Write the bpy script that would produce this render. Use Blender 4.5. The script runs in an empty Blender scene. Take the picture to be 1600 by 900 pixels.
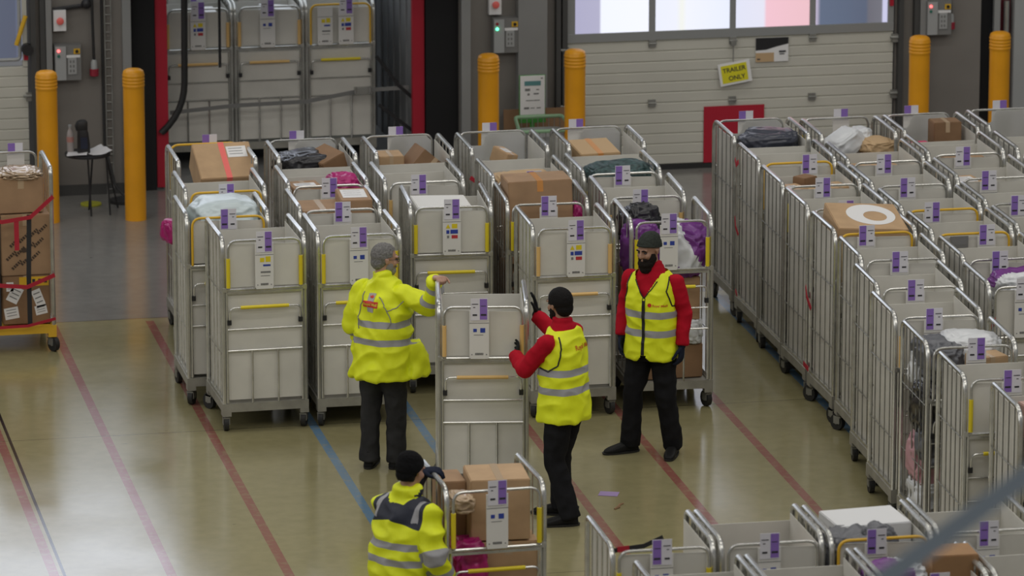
import bpy, bmesh, math, random
from math import sin, cos, pi, radians, sqrt, atan2
from mathutils import Vector, Matrix, Euler, noise
from mathutils.bvhtree import BVHTree

SC = bpy.context.scene
COL = SC.collection
random.seed(7)
V = Vector

# ------------------------------------------------------------------ materials
MATS = {}
def mat(name, col, rough=.5, metal=0., noise_amt=0., noise_scale=8., bump=0., bump_scale=60., spec=.5, emit=None, emit_s=0.):
    if name in MATS: return MATS[name]
    m = bpy.data.materials.new(name); m.use_nodes = True
    nt = m.node_tree; b = nt.nodes['Principled BSDF']
    c = tuple(col) + (1,)
    b.inputs['Base Color'].default_value = c
    b.inputs['Roughness'].default_value = rough
    b.inputs['Metallic'].default_value = metal
    b.inputs['Specular IOR Level'].default_value = spec
    if emit:
        b.inputs['Emission Color'].default_value = tuple(emit) + (1,)
        b.inputs['Emission Strength'].default_value = emit_s
    if noise_amt or bump:
        tc = nt.nodes.new('ShaderNodeTexCoord')
    if noise_amt:
        n = nt.nodes.new('ShaderNodeTexNoise'); n.inputs['Scale'].default_value = noise_scale; n.inputs['Detail'].default_value = 5
        nt.links.new(tc.outputs['Object'], n.inputs['Vector'])
        mr = nt.nodes.new('ShaderNodeMapRange'); mr.inputs[3].default_value = 1 - noise_amt; mr.inputs[4].default_value = 1 + noise_amt
        mr.inputs[1].default_value = .3; mr.inputs[2].default_value = .7
        nt.links.new(n.outputs['Fac'], mr.inputs[0])
        mx = nt.nodes.new('ShaderNodeMix'); mx.data_type = 'RGBA'; mx.blend_type = 'MULTIPLY'; mx.inputs[0].default_value = 1
        mx.inputs[6].default_value = c
        nt.links.new(mr.outputs[0], mx.inputs[7]); nt.links.new(mx.outputs[2], b.inputs['Base Color'])
    if bump:
        n2 = nt.nodes.new('ShaderNodeTexNoise'); n2.inputs['Scale'].default_value = bump_scale; n2.inputs['Detail'].default_value = 4
        nt.links.new(tc.outputs['Object'], n2.inputs['Vector'])
        bp = nt.nodes.new('ShaderNodeBump'); bp.inputs['Strength'].default_value = bump; bp.inputs['Distance'].default_value = .02
        nt.links.new(n2.outputs['Fac'], bp.inputs['Height']); nt.links.new(bp.outputs[0], b.inputs['Normal'])
    MATS[name] = m
    return m

STEEL = mat('galvanised_steel', (.60, .60, .57), .27, .85, .15, 9)
STEELD = mat('dull_steel', (.30, .30, .28), .45, .6, .2, 7)
BASEM = mat('painted_cage_base', (.33, .32, .28), .5, .3, .2, 6)
PANEL = mat('white_liner_plastic', (.66, .645, .59), .42, 0, .07, 3.5)
PANEL2 = mat('bright_liner_plastic', (.74, .74, .72), .4, 0, .05, 3)
def _translucent(m, k):
    nt = m.node_tree; b = nt.nodes['Principled BSDF']; o = nt.nodes['Material Output']
    t = nt.nodes.new('ShaderNodeBsdfTranslucent'); t.inputs[0].default_value = (.80,.80,.78,1); x = nt.nodes.new('ShaderNodeMixShader'); x.inputs[0].default_value = k
    nt.links.new(b.outputs[0], x.inputs[1]); nt.links.new(t.outputs[0], x.inputs[2]); nt.links.new(x.outputs[0], o.inputs['Surface'])
_translucent(PANEL2, .6)
HOLD = mat('label_plate_plastic', (.74, .73, .70), .4)
CARDW = mat('card_white', (.72, .71, .76), .6)
PURP = mat('card_purple', (.26, .15, .50), .6)
INK = mat('ink_black', (.03, .03, .035), .6)
GREYINK = mat('ink_grey', (.2, .2, .2), .6)
YEL = mat('grip_yellow', (.75, .60, .02), .45)
TAN = mat('grip_pale_orange', (.74, .48, .18), .5)
YORG = mat('yellow_orange_paint', (.72, .43, .03), .4)
LIME = mat('lime_paint', (.42, .46, .05), .5)
SBLUE = mat('sticker_blue', (.03, .06, .35), .5)
SRED = mat('sticker_red', (.5, .04, .05), .5)
RUB = mat('black_rubber', (.02, .02, .02), .6)
BLACK = mat('black_plastic', (.018, .018, .02), .45)
CARD = mat('brown_cardboard', (.36, .225, .125), .75, 0, .1, 6)
CARD2 = mat('dark_cardboard', (.25, .145, .075), .75, 0, .12, 5)
CARD3 = mat('tan_cardboard', (.48, .32, .18), .75, 0, .1, 6)
TAPE = mat('clear_parcel_tape', (.50, .37, .24), .15)
WHITE = mat('white_paper', (.78, .78, .78), .6)
REDT = mat('red_fragile_tape', (.85, .16, .14), .4)
ORGT = mat('orange_tape', (.62, .28, .08), .3)
MAG = mat('magenta_polythene', (.42, .015, .16), .28, 0, .25, 8)
PBLACK = mat('black_polythene', (.022, .022, .026), .22)
PGREY = mat('grey_polythene', (.12, .125, .14), .35)
PNAVY = mat('dark_navy_polythene', (.05, .055, .075), .25)
PWHITE = mat('white_polythene', (.66, .68, .70), .3)
PBLUE = mat('pale_blue_polythene', (.56, .65, .67), .3)
PPURP = mat('purple_polythene', (.17, .035, .235), .25)
KRAFT = mat('kraft_paper', (.52, .36, .20), .65)
BOLL = mat('bollard_yellow', (.78, .34, .008), .38, 0, .06, 4)
REDP = mat('red_paint', (.42, .010, .03), .45)
STRAPR = mat('red_webbing', (.40, .012, .03), .7)
STRAPB = mat('black_webbing', (.02, .02, .022), .8)
GREYP = mat('grey_powder_coat', (.19, .19, .185), .5)
GREYL = mat('light_grey_enamel', (.36, .37, .37), .45)
GREEN = mat('green_plastic', (.06, .30, .05), .5)
GREENP = mat('pale_green_rim', (.25, .42, .25), .45)

# ------------------------------------------------------------------ mesh builder
class MB:
    def __init__(s): s.v = []; s.f = []; s.m = []
    def add(s, vs, fs, mi=0, M=None):
        o = len(s.v)
        s.v += [tuple(M @ V(p)) if M else tuple(p) for p in vs]
        s.f += [tuple(i + o for i in f) for f in fs]
        s.m += [mi] * len(fs)
    def box(s, c, d, mi=0, M=None):
        x, y, z = d[0]/2, d[1]/2, d[2]/2; cx, cy, cz = c
        vs = [(cx+a*x, cy+b*y, cz+e*z) for a in (-1, 1) for b in (-1, 1) for e in (-1, 1)]
        s.add(vs, [(0,1,3,2),(4,6,7,5),(0,4,5,1),(2,3,7,6),(0,2,6,4),(1,5,7,3)], mi, M); return s
    def box2(s, a, b, mi=0, M=None):
        return s.box([(p+q)/2 for p, q in zip(a, b)], [abs(q-p) for p, q in zip(a, b)], mi, M)
    def tube(s, pts, r, n=8, mi=0, closed=False, M=None, caps=True):
        pts = [V(p) for p in pts]; k = len(pts); rad = r if isinstance(r, (list, tuple)) else [r]*k
        tang = []
        for i in range(k):
            if closed: t = pts[(i+1) % k] - pts[i-1]
            else: t = pts[min(i+1, k-1)] - pts[max(i-1, 0)]
            tang.append(t.normalized() if t.length > 1e-9 else V((0,0,1)))
        up = V((0,0,1)) if abs(tang[0].z) < .9 else V((1,0,0))
        u = (up - tang[0]*up.dot(tang[0])).normalized()
        vs = []; fs = []
        for i in range(k):
            u = (u - tang[i]*u.dot(tang[i])); u = u.normalized() if u.length > 1e-6 else tang[i].orthogonal().normalized()
            w = tang[i].cross(u)
            for j in range(n):
                a = 2*pi*j/n + pi/n
                vs.append(pts[i] + (u*cos(a) + w*sin(a))*rad[i])
        for i in range(k if closed else k-1):
            for j in range(n):
                a = i*n+j; b = i*n+(j+1) % n; c = ((i+1) % k)*n+(j+1) % n; d = ((i+1) % k)*n+j
                fs.append((a, b, c, d))
        if caps and not closed:
            fs.append(tuple(range(n-1, -1, -1))); fs.append(tuple((k-1)*n+j for j in range(n)))
        s.add(vs, fs, mi, M); return s
    def cyl(s, a, b, r, n=16, mi=0, M=None): return s.tube([a, b], r, n, mi, M=M)
    def lathe(s, prof, n=24, mi=0, M=None):
        vs = []; fs = []
        for r, z in prof:
            for j in range(n): vs.append((r*cos(2*pi*j/n), r*sin(2*pi*j/n), z))
        for i in range(len(prof)-1):
            for j in range(n): fs.append((i*n+j, i*n+(j+1) % n, (i+1)*n+(j+1) % n, (i+1)*n+j))
        fs.append(tuple(range(n-1, -1, -1))); fs.append(tuple((len(prof)-1)*n+j for j in range(n)))
        s.add(vs, fs, mi, M); return s
    def loft(s, rings, n=20, mi=0, M=None, p=2.0):
        # rings: (center, axis u, axis v) ; superellipse exponent p
        vs = []; fs = []
        for c, u, w in rings:
            c, u, w = V(c), V(u), V(w)
            for j in range(n):
                a = 2*pi*j/n; ca, sa = cos(a), sin(a)
                ca = math.copysign(abs(ca)**(2/p), ca); sa = math.copysign(abs(sa)**(2/p), sa)
                vs.append(c + u*ca + w*sa)
        for i in range(len(rings)-1):
            for j in range(n): fs.append((i*n+j, i*n+(j+1) % n, (i+1)*n+(j+1) % n, (i+1)*n+j))
        fs.append(tuple(range(n-1, -1, -1))); fs.append(tuple((len(rings)-1)*n+j for j in range(n)))
        s.add(vs, fs, mi, M); return s
    def ell(s, c, r, R=None, n=16, mi=0, M=None):
        c = V(c); vs = []; fs = []; h = n//2
        for i in range(1, h):
            t = pi*i/h
            for j in range(n):
                a = 2*pi*j/n; q = V((r[0]*sin(t)*cos(a), r[1]*sin(t)*sin(a), r[2]*cos(t)))
                vs.append(c + (R @ q if R else q))
        top = len(vs); q = V((0,0,r[2])); vs.append(c + (R @ q if R else q)); vs.append(c - (R @ q if R else q))
        for i in range(h-2):
            for j in range(n): fs.append((i*n+j, (i+1)*n+j, (i+1)*n+(j+1) % n, i*n+(j+1) % n))
        for j in range(n):
            fs.append((top, j, (j+1) % n)); b = (h-2)*n; fs.append((top+1, b+(j+1) % n, b+j))
        s.add(vs, fs, mi, M); return s
    def chain(s, pts, rad, n=12, mi=0, M=None):
        # solid limb: spheres at joints and cones between them
        for p, r in zip(pts, rad): s.ell(p, (r, r, r), None, n, mi, M)
        for i in range(len(pts)-1): s.tube([pts[i], pts[i+1]], [rad[i], rad[i+1]], n, mi, M=M)
        return s
    def mesh(s, name, mats, smooth=40):
        me = bpy.data.meshes.new(name); me.from_pydata(s.v, [], s.f)
        for m in mats: me.materials.append(m)
        me.polygons.foreach_set('material_index', s.m)
        bm = bmesh.new(); bm.from_mesh(me); bmesh.ops.recalc_face_normals(bm, faces=bm.faces); bm.to_mesh(me); bm.free()
        if smooth: me.shade_smooth(); me.set_sharp_from_angle(angle=radians(smooth))
        me.update(); return me

def link(name, me, parent=None, loc=None, rot=None):
    o = bpy.data.objects.new(name, me); COL.objects.link(o)
    if parent is not None: o.parent = parent
    if loc is not None: o.location = loc
    if rot is not None: o.rotation_euler = rot
    return o
def tag(o, label, cat, group=None):
    o['label'] = label; o['category'] = cat
    if group: o['group'] = group
    return o
def thing(name, label, cat, loc=(0,0,0), rot=(0,0,0), group=None):
    o = bpy.data.objects.new(name, None); COL.objects.link(o); o.empty_display_size = .1
    o.location = loc; o.rotation_euler = rot
    return tag(o, label, cat, group)
def struct(name, mb, mats, smooth=40):
    o = link(name, mb.mesh(name, mats if isinstance(mats, (list, tuple)) else [mats], smooth)); o['kind'] = 'structure'; return o
def fillet(pts, r, k=5):
    pts = [V(p) for p in pts]; rr = r if isinstance(r, (list, tuple)) else [r]*len(pts)
    out = [pts[0]]
    for i in range(1, len(pts)-1):
        a, b, c = pts[i-1], pts[i], pts[i+1]; d = rr[i]
        p, q = b + (a-b).normalized()*d, b + (c-b).normalized()*d
        for j in range(k+1):
            t = j/k; out.append(p*(1-t)**2 + b*2*t*(1-t) + q*t*t)
    out.append(pts[-1]); return out

def text_geo(body, size, align='CENTER', bold=0.0):
    cu = bpy.data.curves.new('t', 'FONT'); cu.body = body; cu.size = size; cu.align_x = align; cu.align_y = 'CENTER'; cu.offset = bold
    ob = bpy.data.objects.new('t', cu); COL.objects.link(ob)
    dg = bpy.context.evaluated_depsgraph_get(); dg.update()
    me = bpy.data.meshes.new_from_object(ob.evaluated_get(dg))
    vs = [v.co.copy() for v in me.vertices]; fs = [tuple(p.vertices) for p in me.polygons]
    bpy.data.objects.remove(ob); bpy.data.curves.remove(cu); bpy.data.meshes.remove(me)
    return vs, fs

def remesh(mb, voxel, smooth_it=4, fac=.5, name='m'):
    me = mb.mesh(name, [], 0); ob = bpy.data.objects.new('tmp', me); COL.objects.link(ob)
    md = ob.modifiers.new('r', 'REMESH'); md.mode = 'VOXEL'; md.voxel_size = voxel; md.use_smooth_shade = True
    ms = ob.modifiers.new('s', 'SMOOTH'); ms.factor = fac; ms.iterations = smooth_it
    dg = bpy.context.evaluated_depsgraph_get(); dg.update()
    out = bpy.data.meshes.new_from_object(ob.evaluated_get(dg)); out.name = name
    bpy.data.objects.remove(ob); bpy.data.meshes.remove(me)
    out.materials.clear(); out.shade_smooth()
    return out

# ------------------------------------------------------------------ the roll cage (front faces -Y)
MESH = {}
def cached(key, fn):
    if key not in MESH: MESH[key] = fn()
    return MESH[key]
ZT = 1.59
def m_base(yellow=False):
    b = MB()
    for sx in (-1, 1): b.box2((sx*.35, -.40, .165), (sx*.31, .40, .235))
    for sy in (-1, 1): b.box2((-.31, sy*.40, .165), (.31, sy*.365, .235))
    b.box2((-.31, -.365, .20), (.31, .365, .222))
    for sx in (-1, 1):
        for sy in (-1, 1): b.box2((sx*.35, sy*.40, .13), (sx*.28, sy*.31, .165))
    return b.mesh('base', [YORG if yellow else BASEM])
def m_caster():
    b = MB()
    b.cyl((0,0,.10), (0,0,.135), .026, 10, 0)
    for s in (-1, 1): b.box2((s*.028, -.02, .055), (s*.021, .045, .118), 0)
    b.box2((-.028, -.03, .106), (.028, .045, .118), 0)
    b.tube([(-.019, .022, .066), (.019, .022, .066)], .066, 18, 1)
    b.tube([(-.024, .022, .066), (.024, .022, .066)], .02, 10, 0)
    return b.mesh('caster', [STEELD, RUB])
def m_side(nw=4, dark=False):
    b = MB()
    b.tube(fillet([(0,.38,.2),(0,.38,ZT),(0,-.38,ZT),(0,-.38,.2)], [0,.07,.13,0], 6), .0185, 8)
    for i in range(nw):
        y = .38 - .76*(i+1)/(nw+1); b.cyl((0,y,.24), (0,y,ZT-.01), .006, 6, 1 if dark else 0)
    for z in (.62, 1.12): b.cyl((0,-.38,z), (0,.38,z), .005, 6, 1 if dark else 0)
    b.box2((-.012,-.38,.225), (.012,.38,.26))
    return b.mesh('side', [STEEL, STEELD])
def m_sidepanel():
    b = MB(); b.box2((-.003,-.355,.25), (.003,.355,1.535)); return b.mesh('sp', [PANEL], 0)
def m_back():
    b = MB()
    for z, r in ((.27,.009), (.85,.007), (1.17,.012)): b.cyl((-.33,.385,z), (.33,.385,z), r, 8)
    for x in (-.2, 0, .2): b.cyl((x,.385,.24), (x,.385,1.17), .007, 6)
    return b.mesh('back', [STEEL])
def m_backpanel():
    b = MB(); b.box2((-.305,.358,.25), (.305,.364,1.485)); return b.mesh('bp', [PANEL], 0)
def m_gate():
    b = MB()
    b.cyl((-.33,-.395,1.17), (.33,-.395,1.17), .0125, 8)
    b.box2((-.31,-.40,1.135), (.31,-.39,1.155))
    for s in (-1, 1): b.cyl((s*.305,-.392,.24), (s*.305,-.392,1.165), .010, 8)
    for z, r in ((.845,.006), (.67,.008)): b.cyl((-.305,-.395,z), (.305,-.395,z), r, 6)
    for x in (-.105, .105): b.cyl((x,-.395,.235), (x,-.395,.67), .0085, 6)
    b.tube(fillet([(-.285,-.40,.92),(-.285,-.425,1.03),(.285,-.425,1.03),(.285,-.40,.92)], .045, 4), .0085, 8)
    for s in (-1, 1):
        b.box2((s*.305,-.41,.885), (s*.272,-.385,.925), 1); b.box2((s*.34,-.41,1.155), (s*.31,-.385,1.19), 0)
    return b.mesh('gate', [STEEL, BLACK])
def m_gatepanel():
    b = MB(); b.box2((-.30,-.378,.262), (.30,-.372,1.13)); return b.mesh('gp', [PANEL], 0)
def m_gategrip(m):
    b = MB(); b.cyl((-.20,-.425,1.03), (.19,-.425,1.03), .0145, 10); return b.mesh('gg', [m])
def m_u(m):
    b = MB(); b.tube(fillet([(-.293,-.402,1.18),(-.293,-.402,1.57),(.293,-.402,1.57),(.293,-.402,1.18)], .075, 6), .0105, 8)
    return b.mesh('u', [m])
def m_grip(m):
    b = MB(); b.cyl((0,-.402,1.19), (0,-.402,1.43), .0165, 10); return b.mesh('g', [m])
def m_upper(step):
    b = MB()
    if step: vs = [(-.283,1.19),(.283,1.19),(.283,1.455),(.10,1.455),(.075,1.48),(.065,1.535),(.04,1.565),(-.24,1.565),(-.283,1.52)]
    else: vs = [(-.283,1.19),(.283,1.19),(.283,1.53),(-.283,1.545)]
    n = len(vs)
    p = [(x,-.385,z) for x, z in vs] + [(x,-.380,z) for x, z in vs]
    b.add(p, [tuple(range(n)), tuple(range(2*n-1, n-1, -1))] + [(i,(i+1) % n,(i+1) % n+n,i+n) for i in range(n)])
    return b.mesh('up', [PANEL2 if step else PANEL], 0)
def m_holder(v):
    b = MB(); y = -.428
    p = [(-.065,1.175),(.065,1.175),(.074,1.195),(.074,1.55),(-.074,1.55),(-.074,1.195)]; n = 6
    b.add([(x,-.416,z) for x, z in p] + [(x,y,z) for x, z in p], [tuple(range(n)), tuple(range(2*n-1,n-1,-1))] + [(i,(i+1) % n,(i+1) % n+n,i+n) for i in range(n)], 0)
    yy = y-.0015
    def r(x0, x1, z0, z1, mi): b.box2((x0,y,z0), (x1,yy,z1), mi)
    r(-.074,.074,1.452,1.456,5)
    if v == 0:
        b.add([(-.05,yy,1.40),(-.012,yy,1.40),(-.031,yy,1.437)], [(0,1,2)], 1)
        r(.0,.045,1.40,1.437,1); r(-.045,-.02,1.355,1.385,2); r(-.012,.05,1.355,1.388,2); r(-.002,.048,1.315,1.343,3); r(-.04,-.022,1.318,1.34,5)
    elif v == 1:
        r(-.045,-.018,1.385,1.41,2); r(.008,.045,1.38,1.415,2); r(-.04,.03,1.36,1.364,5)
    elif v == 2:
        r(-.035,.0,1.395,1.43,1); r(.01,.05,1.395,1.44,1); r(-.01,.05,1.36,1.375,2); r(-.03,.05,1.305,1.32,5); r(-.03,.045,1.28,1.285,5)
    for i in range(7): r(-.030+i*.009,-.030+i*.009+.0055,1.205,1.222,4)
    for sx in (-.055, .055): r(sx-.004,sx+.004,1.205,1.213,5)
    return b.mesh('h', [HOLD, YEL, SBLUE, SRED, INK, GREYINK])
def m_card(side):
    b = MB(); y0, y1 = -.430, -.433
    s = -1 if side == 'L' else 1
    b.box2((-.064,y0,1.475), (.064,y1,1.645), 0)
    b.box2((s*.005,y1,1.482), (s*.060,y1-.0012,1.642), 1)
    b.box2((s*.003,y0,1.56), (s*.064,y0+.0012,1.645), 1)
    q = y1-.002
    def r(x0, x1, z0, z1): b.box2((x0,y1,z0), (x1,q,z1), 2)
    r(s*.012,s*.054,1.512,1.526); r(-s*.050,-s*.016,1.512,1.524); r(-s*.055,-s*.008,1.60,1.605); r(s*.012,s*.05,1.585,1.590); r(-s*.045,-s*.03,1.575,1.580)
    return b.mesh('c', [CARDW, PURP, INK])

def cage(label, X, YB, rot=0., rev=False, grip='yellow', off=0., side='R', liner='full', plate=0, group=None, cat='roll cage', step=False, z0=0., frame=None, nw=4, gate=True, front=True, back=True):
    """YB: world Y of the front bar. liner: full / open / noback"""
    R = rot + (pi if rev else 0)
    d = -.40 if rev else .40
    cx, cy = X - d*sin(rot), YB + d*cos(rot)
    t = thing('roll_cage', label, cat, (cx, cy, z0), (0, 0, R), group)
    G = {'yellow': YEL, 'tan': TAN, 'orange': YORG, 'steel': STEEL, 'lime': YEL}[grip]
    link('base_frame', cached(('base', frame), lambda: m_base(frame == 'yellow')), t)
    for sx in (-1, 1):
        for sy in (-1, 1):
            link('caster', cached('caster', m_caster), t, (sx*.315, sy*.35, 0), (0, 0, random.uniform(-.5, .5) + (0 if sy < 0 else .2)))
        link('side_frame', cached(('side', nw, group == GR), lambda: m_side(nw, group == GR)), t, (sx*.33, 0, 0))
        if liner != 'open': link('side_panel', cached('sp', m_sidepanel), t, (sx*.308, 0, 0))
    if liner != 'noback' and back: link('back_frame', cached('back', m_back), t)
    if liner == 'full': link('back_panel', cached('bp', m_backpanel), t)
    if front:
        g = link('gate', cached('gate', m_gate), t)
        link('handle_grip', cached(('gg', G.name), lambda: m_gategrip(YEL if grip == 'orange' else G)), g)
        if liner != 'open': link('gate_panel', cached('gp', m_gatepanel), t)
    um = YORG if grip == 'orange' else STEEL
    u = link('handle_frame', cached(('u', um.name), lambda: m_u(um)), t)
    if grip in ('yellow', 'tan', 'lime'):
        for sx in (-1, 1): link('grip', cached(('g', G.name), lambda: m_grip(G)), u, (sx*.293, 0, 0))
    if liner != 'open': link('upper_panel', cached(('up', step), lambda: m_upper(step)), t)
    h = link('label_plate', cached(('h', plate), lambda: m_holder(plate)), t, (off, 0, 0))
    link('label_card', cached(('c', side), lambda: m_card(side)), h)
    return t

# ------------------------------------------------------------------ cartons and bags
def carton(label, c, d, rz=0., m=CARD, tilt=(0, 0), tape=True, slip=None, group=None, tapem=TAPE, name='cardboard_box', cat='box', extra=None):
    """c: centre of the bottom, d: size"""
    bm = bmesh.new(); bmesh.ops.create_cube(bm, size=1)
    for v in bm.verts: v.co = V((v.co.x*d[0], v.co.y*d[1], (v.co.z+.5)*d[2]))
    bmesh.ops.bevel(bm, geom=bm.edges[:], offset=.006, segments=2, affect='EDGES')
    me = bpy.data.meshes.new('box'); bm.to_mesh(me); bm.free(); me.materials.append(m); me.shade_smooth(); me.set_sharp_from_angle(angle=radians(50))
    o = link(name, me, None, c, (tilt[0], tilt[1], rz)); tag(o, label, cat, group)
    if tape:
        b = MB(); w = min(.05, d[0]*.15)
        b.box2((-w/2,-d[1]/2-.0012,d[2]-.09), (w/2,-d[1]/2,d[2]+.0012)); b.box2((-w/2,-d[1]/2,d[2]), (w/2,d[1]/2,d[2]+.0012))
        b.box2((-w/2,d[1]/2,d[2]-.09), (w/2,d[1]/2+.0012,d[2]+.0012))
        link('tape', b.mesh('tape', [tapem], 0), o)
    if slip:
        for (x, y, sx, sy) in (slip if isinstance(slip, list) else [slip]):
            b = MB(); b.box2((x-sx/2,y-sy/2,d[2]+.0012), (x+sx/2,y+sy/2,d[2]+.0026), 0)
            for i in range(3): b.box2((x-sx*.4,y+sy*(.3-.25*i)-.004,d[2]+.0026), (x+sx*.3,y+sy*(.3-.25*i)+.004,d[2]+.003), 1)
            link('shipping_label', b.mesh('sl', [WHITE, GREYINK], 0), o)
    if extra: extra(o, d)
    return o

def bag(label, c, d, m, seed=1, rz=0., group=None, name='plastic_bag', cat='bag', tilt=(0, 0), crease=.16, m2=None, split=None, fold=3.0):
    """crumpled polythene mailer; c: centre"""
    bm = bmesh.new(); bmesh.ops.create_icosphere(bm, subdivisions=5, radius=1)
    sv = V((seed*3.17, seed*1.31, seed*2.73))
    for v in bm.verts:
        p = v.co.copy()
        q = V([math.copysign(abs(a)**.62, a) for a in p])
        if q.length > 1.25: q *= 1.25/q.length
        n1 = noise.noise(p*1.4+sv); n2 = 1-abs(noise.noise(p*fold+sv)*2); n3 = 1-abs(noise.noise(p*fold*2.6+sv)*2)
        q *= 1 + .16*n1 + crease*(n2-.55) + crease*.38*(n3-.5)
        v.co = V((q.x*d[0]/2, q.y*d[1]/2, q.z*d[2]/2))
    if m2:
        for f in bm.faces:
            cc = f.calc_center_median(); f.material_index = 1 if split(V((cc.x/d[0]*2, cc.y/d[1]*2, cc.z/d[2]*2))) else 0
    me = bpy.data.meshes.new('bag'); bm.to_mesh(me); bm.free(); me.materials.append(m)
    if m2: me.materials.append(m2)
    me.shade_smooth()
    o = link(name, me, None, c, (tilt[0], tilt[1], rz)); return tag(o, label, cat, group)

def ribbon(mb, pts, w, t=.004, mi=0, side=V((0,0,1))):
    """flat webbing along a path"""
    pts = [V(p) for p in pts]; vs = []; fs = []
    for i, p in enumerate(pts):
        tg = (pts[min(i+1,len(pts)-1)] - pts[max(i-1,0)]).normalized()
        s = (side - tg*side.dot(tg)).normalized(); nn = tg.cross(s)
        for a, b in ((-1,-1),(1,-1),(1,1),(-1,1)): vs.append(p + s*a*w/2 + nn*b*t/2)
    k = len(pts)
    for i in range(k-1):
        for j in range(4): fs.append((i*4+j, i*4+(j+1) % 4, (i+1)*4+(j+1) % 4, (i+1)*4+j))
    fs += [(3,2,1,0), tuple((k-1)*4+j for j in range(4))]
    mb.add(vs, fs, mi)

# ------------------------------------------------------------------ the setting
def floor_material():
    m = bpy.data.materials.new('painted_concrete_floor'); m.use_nodes = True; nt = m.node_tree; N = nt.nodes; L = nt.links
    b = N['Principled BSDF']
    tc = N.new('ShaderNodeTexCoord'); sp = N.new('ShaderNodeSeparateXYZ'); L.new(tc.outputs['Object'], sp.inputs[0])
    def math_(op, a, b_, c=None):
        n = N.new('ShaderNodeMath'); n.operation = op
        for i, q in enumerate((a, b_, c)):
            if q is None: continue
            if isinstance(q, (int, float)): n.inputs[i].default_value = q
            else: L.new(q, n.inputs[i])
        return n.outputs[0]
    def noise_(scale, det=4, vec=None):
        n = N.new('ShaderNodeTexNoise'); n.inputs['Scale'].default_value = scale; n.inputs['Detail'].default_value = det
        L.new(vec or tc.outputs['Object'], n.inputs['Vector']); return n.outputs['Fac']
    def mixc(f, a, b_):
        n = N.new('ShaderNodeMix'); n.data_type = 'RGBA'
        L.new(f, n.inputs[0]) if not isinstance(f, (int, float)) else setattr(n.inputs[0], 'default_value', f)
        for i, q in ((6, a), (7, b_)):
            if isinstance(q, tuple): n.inputs[i].default_value = q + (1,)
            else: L.new(q, n.inputs[i])
        return n.outputs[2]
    x, y = sp.outputs[0], sp.outputs[1]
    big = noise_(.55, 4); fine = noise_(9, 6)
    olive = mixc(big, (.265, .238, .118), (.318, .288, .160))
    grey = mixc(big, (.185, .18, .165), (.24, .235, .22))
    back = math_('GREATER_THAN', y, 44.05)
    c = mixc(back, olive, grey)
    fm = N.new('ShaderNodeMapRange'); L.new(fine, fm.inputs[0]); fm.inputs[1].default_value = .3; fm.inputs[2].default_value = .7; fm.inputs[3].default_value = .93; fm.inputs[4].default_value = 1.06
    mul = N.new('ShaderNodeMix'); mul.data_type = 'RGBA'; mul.blend_type = 'MULTIPLY'; mul.inputs[0].default_value = 1
    L.new(c, mul.inputs[6]); L.new(fm.outputs[0], mul.inputs[7]); c = mul.outputs[2]
    def lines(xs, w):
        s = None
        for q in xs:
            k = math_('COMPARE', x, q, w); s = k if s is None else math_('MAXIMUM', s, k)
        return s
    front = math_('LESS_THAN', y, 43.95)
    wear = N.new('ShaderNodeMapRange'); L.new(noise_(14, 5), wear.inputs[0]); wear.inputs[1].default_value = .28; wear.inputs[2].default_value = .5; wear.inputs[3].default_value = .45; wear.inputs[4].default_value = .92
    red = math_('MULTIPLY', math_('MULTIPLY', lines([3.97, 4.81, 5.65, 8.165, 8.99, 9.854, 12.35, 13.2], .036), front), wear.outputs[0])
    blu = math_('MULTIPLY', math_('MULTIPLY', lines([6.49, 7.33, 10.69, 11.53], .036), front), wear.outputs[0])
    c = mixc(red, c, (.26, .085, .075)); c = mixc(blu, c, (.11, .22, .36))
    # expansion joints
    j = math_('MAXIMUM', math_('COMPARE', y, 44.05, .012), math_('COMPARE', y, 40.28, .006))
    j = math_('MAXIMUM', j, math_('COMPARE', y, 35.9, .006))
    c = mixc(math_('MULTIPLY', j, .6), c, (.06, .055, .045))
    jb = math_('MULTIPLY', math_('COMPARE', x, 4.045, .012), math_('LESS_THAN', y, 42.5))
    c = mixc(jb, c, (.012, .012, .012))
    # scuffs
    map_ = N.new('ShaderNodeMapping'); map_.inputs['Scale'].default_value = (6, 14, 1); L.new(tc.outputs['Object'], map_.inputs[0])
    sc = N.new('ShaderNodeMapRange'); L.new(noise_(1.3, 3, map_.outputs[0]), sc.inputs[0]); sc.inputs[1].default_value = .72; sc.inputs[2].default_value = .76; sc.inputs[3].default_value = 0; sc.inputs[4].default_value = .55
    c = mixc(sc.outputs[0], c, (.07, .065, .05))
    L.new(c, b.inputs['Base Color'])
    rr = N.new('ShaderNodeMapRange'); L.new(noise_(1.1, 5), rr.inputs[0]); rr.inputs[1].default_value = .3; rr.inputs[2].default_value = .7; rr.inputs[3].default_value = .12; rr.inputs[4].default_value = .20
    L.new(rr.outputs[0], b.inputs['Roughness'])
    b.inputs['Specular IOR Level'].default_value = .9
    bp = N.new('ShaderNodeBump'); bp.inputs['Strength'].default_value = .05; bp.inputs['Distance'].default_value = .01
    L.new(noise_(5, 3), bp.inputs['Height']); L.new(bp.outputs[0], b.inputs['Normal'])
    return m
fl = MB(); fl.add([(-8,18,0),(26,18,0),(26,49.4,0),(-8,49.4,0)], [(0,1,2,3)])
struct('floor', fl, floor_material(), 0)

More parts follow.
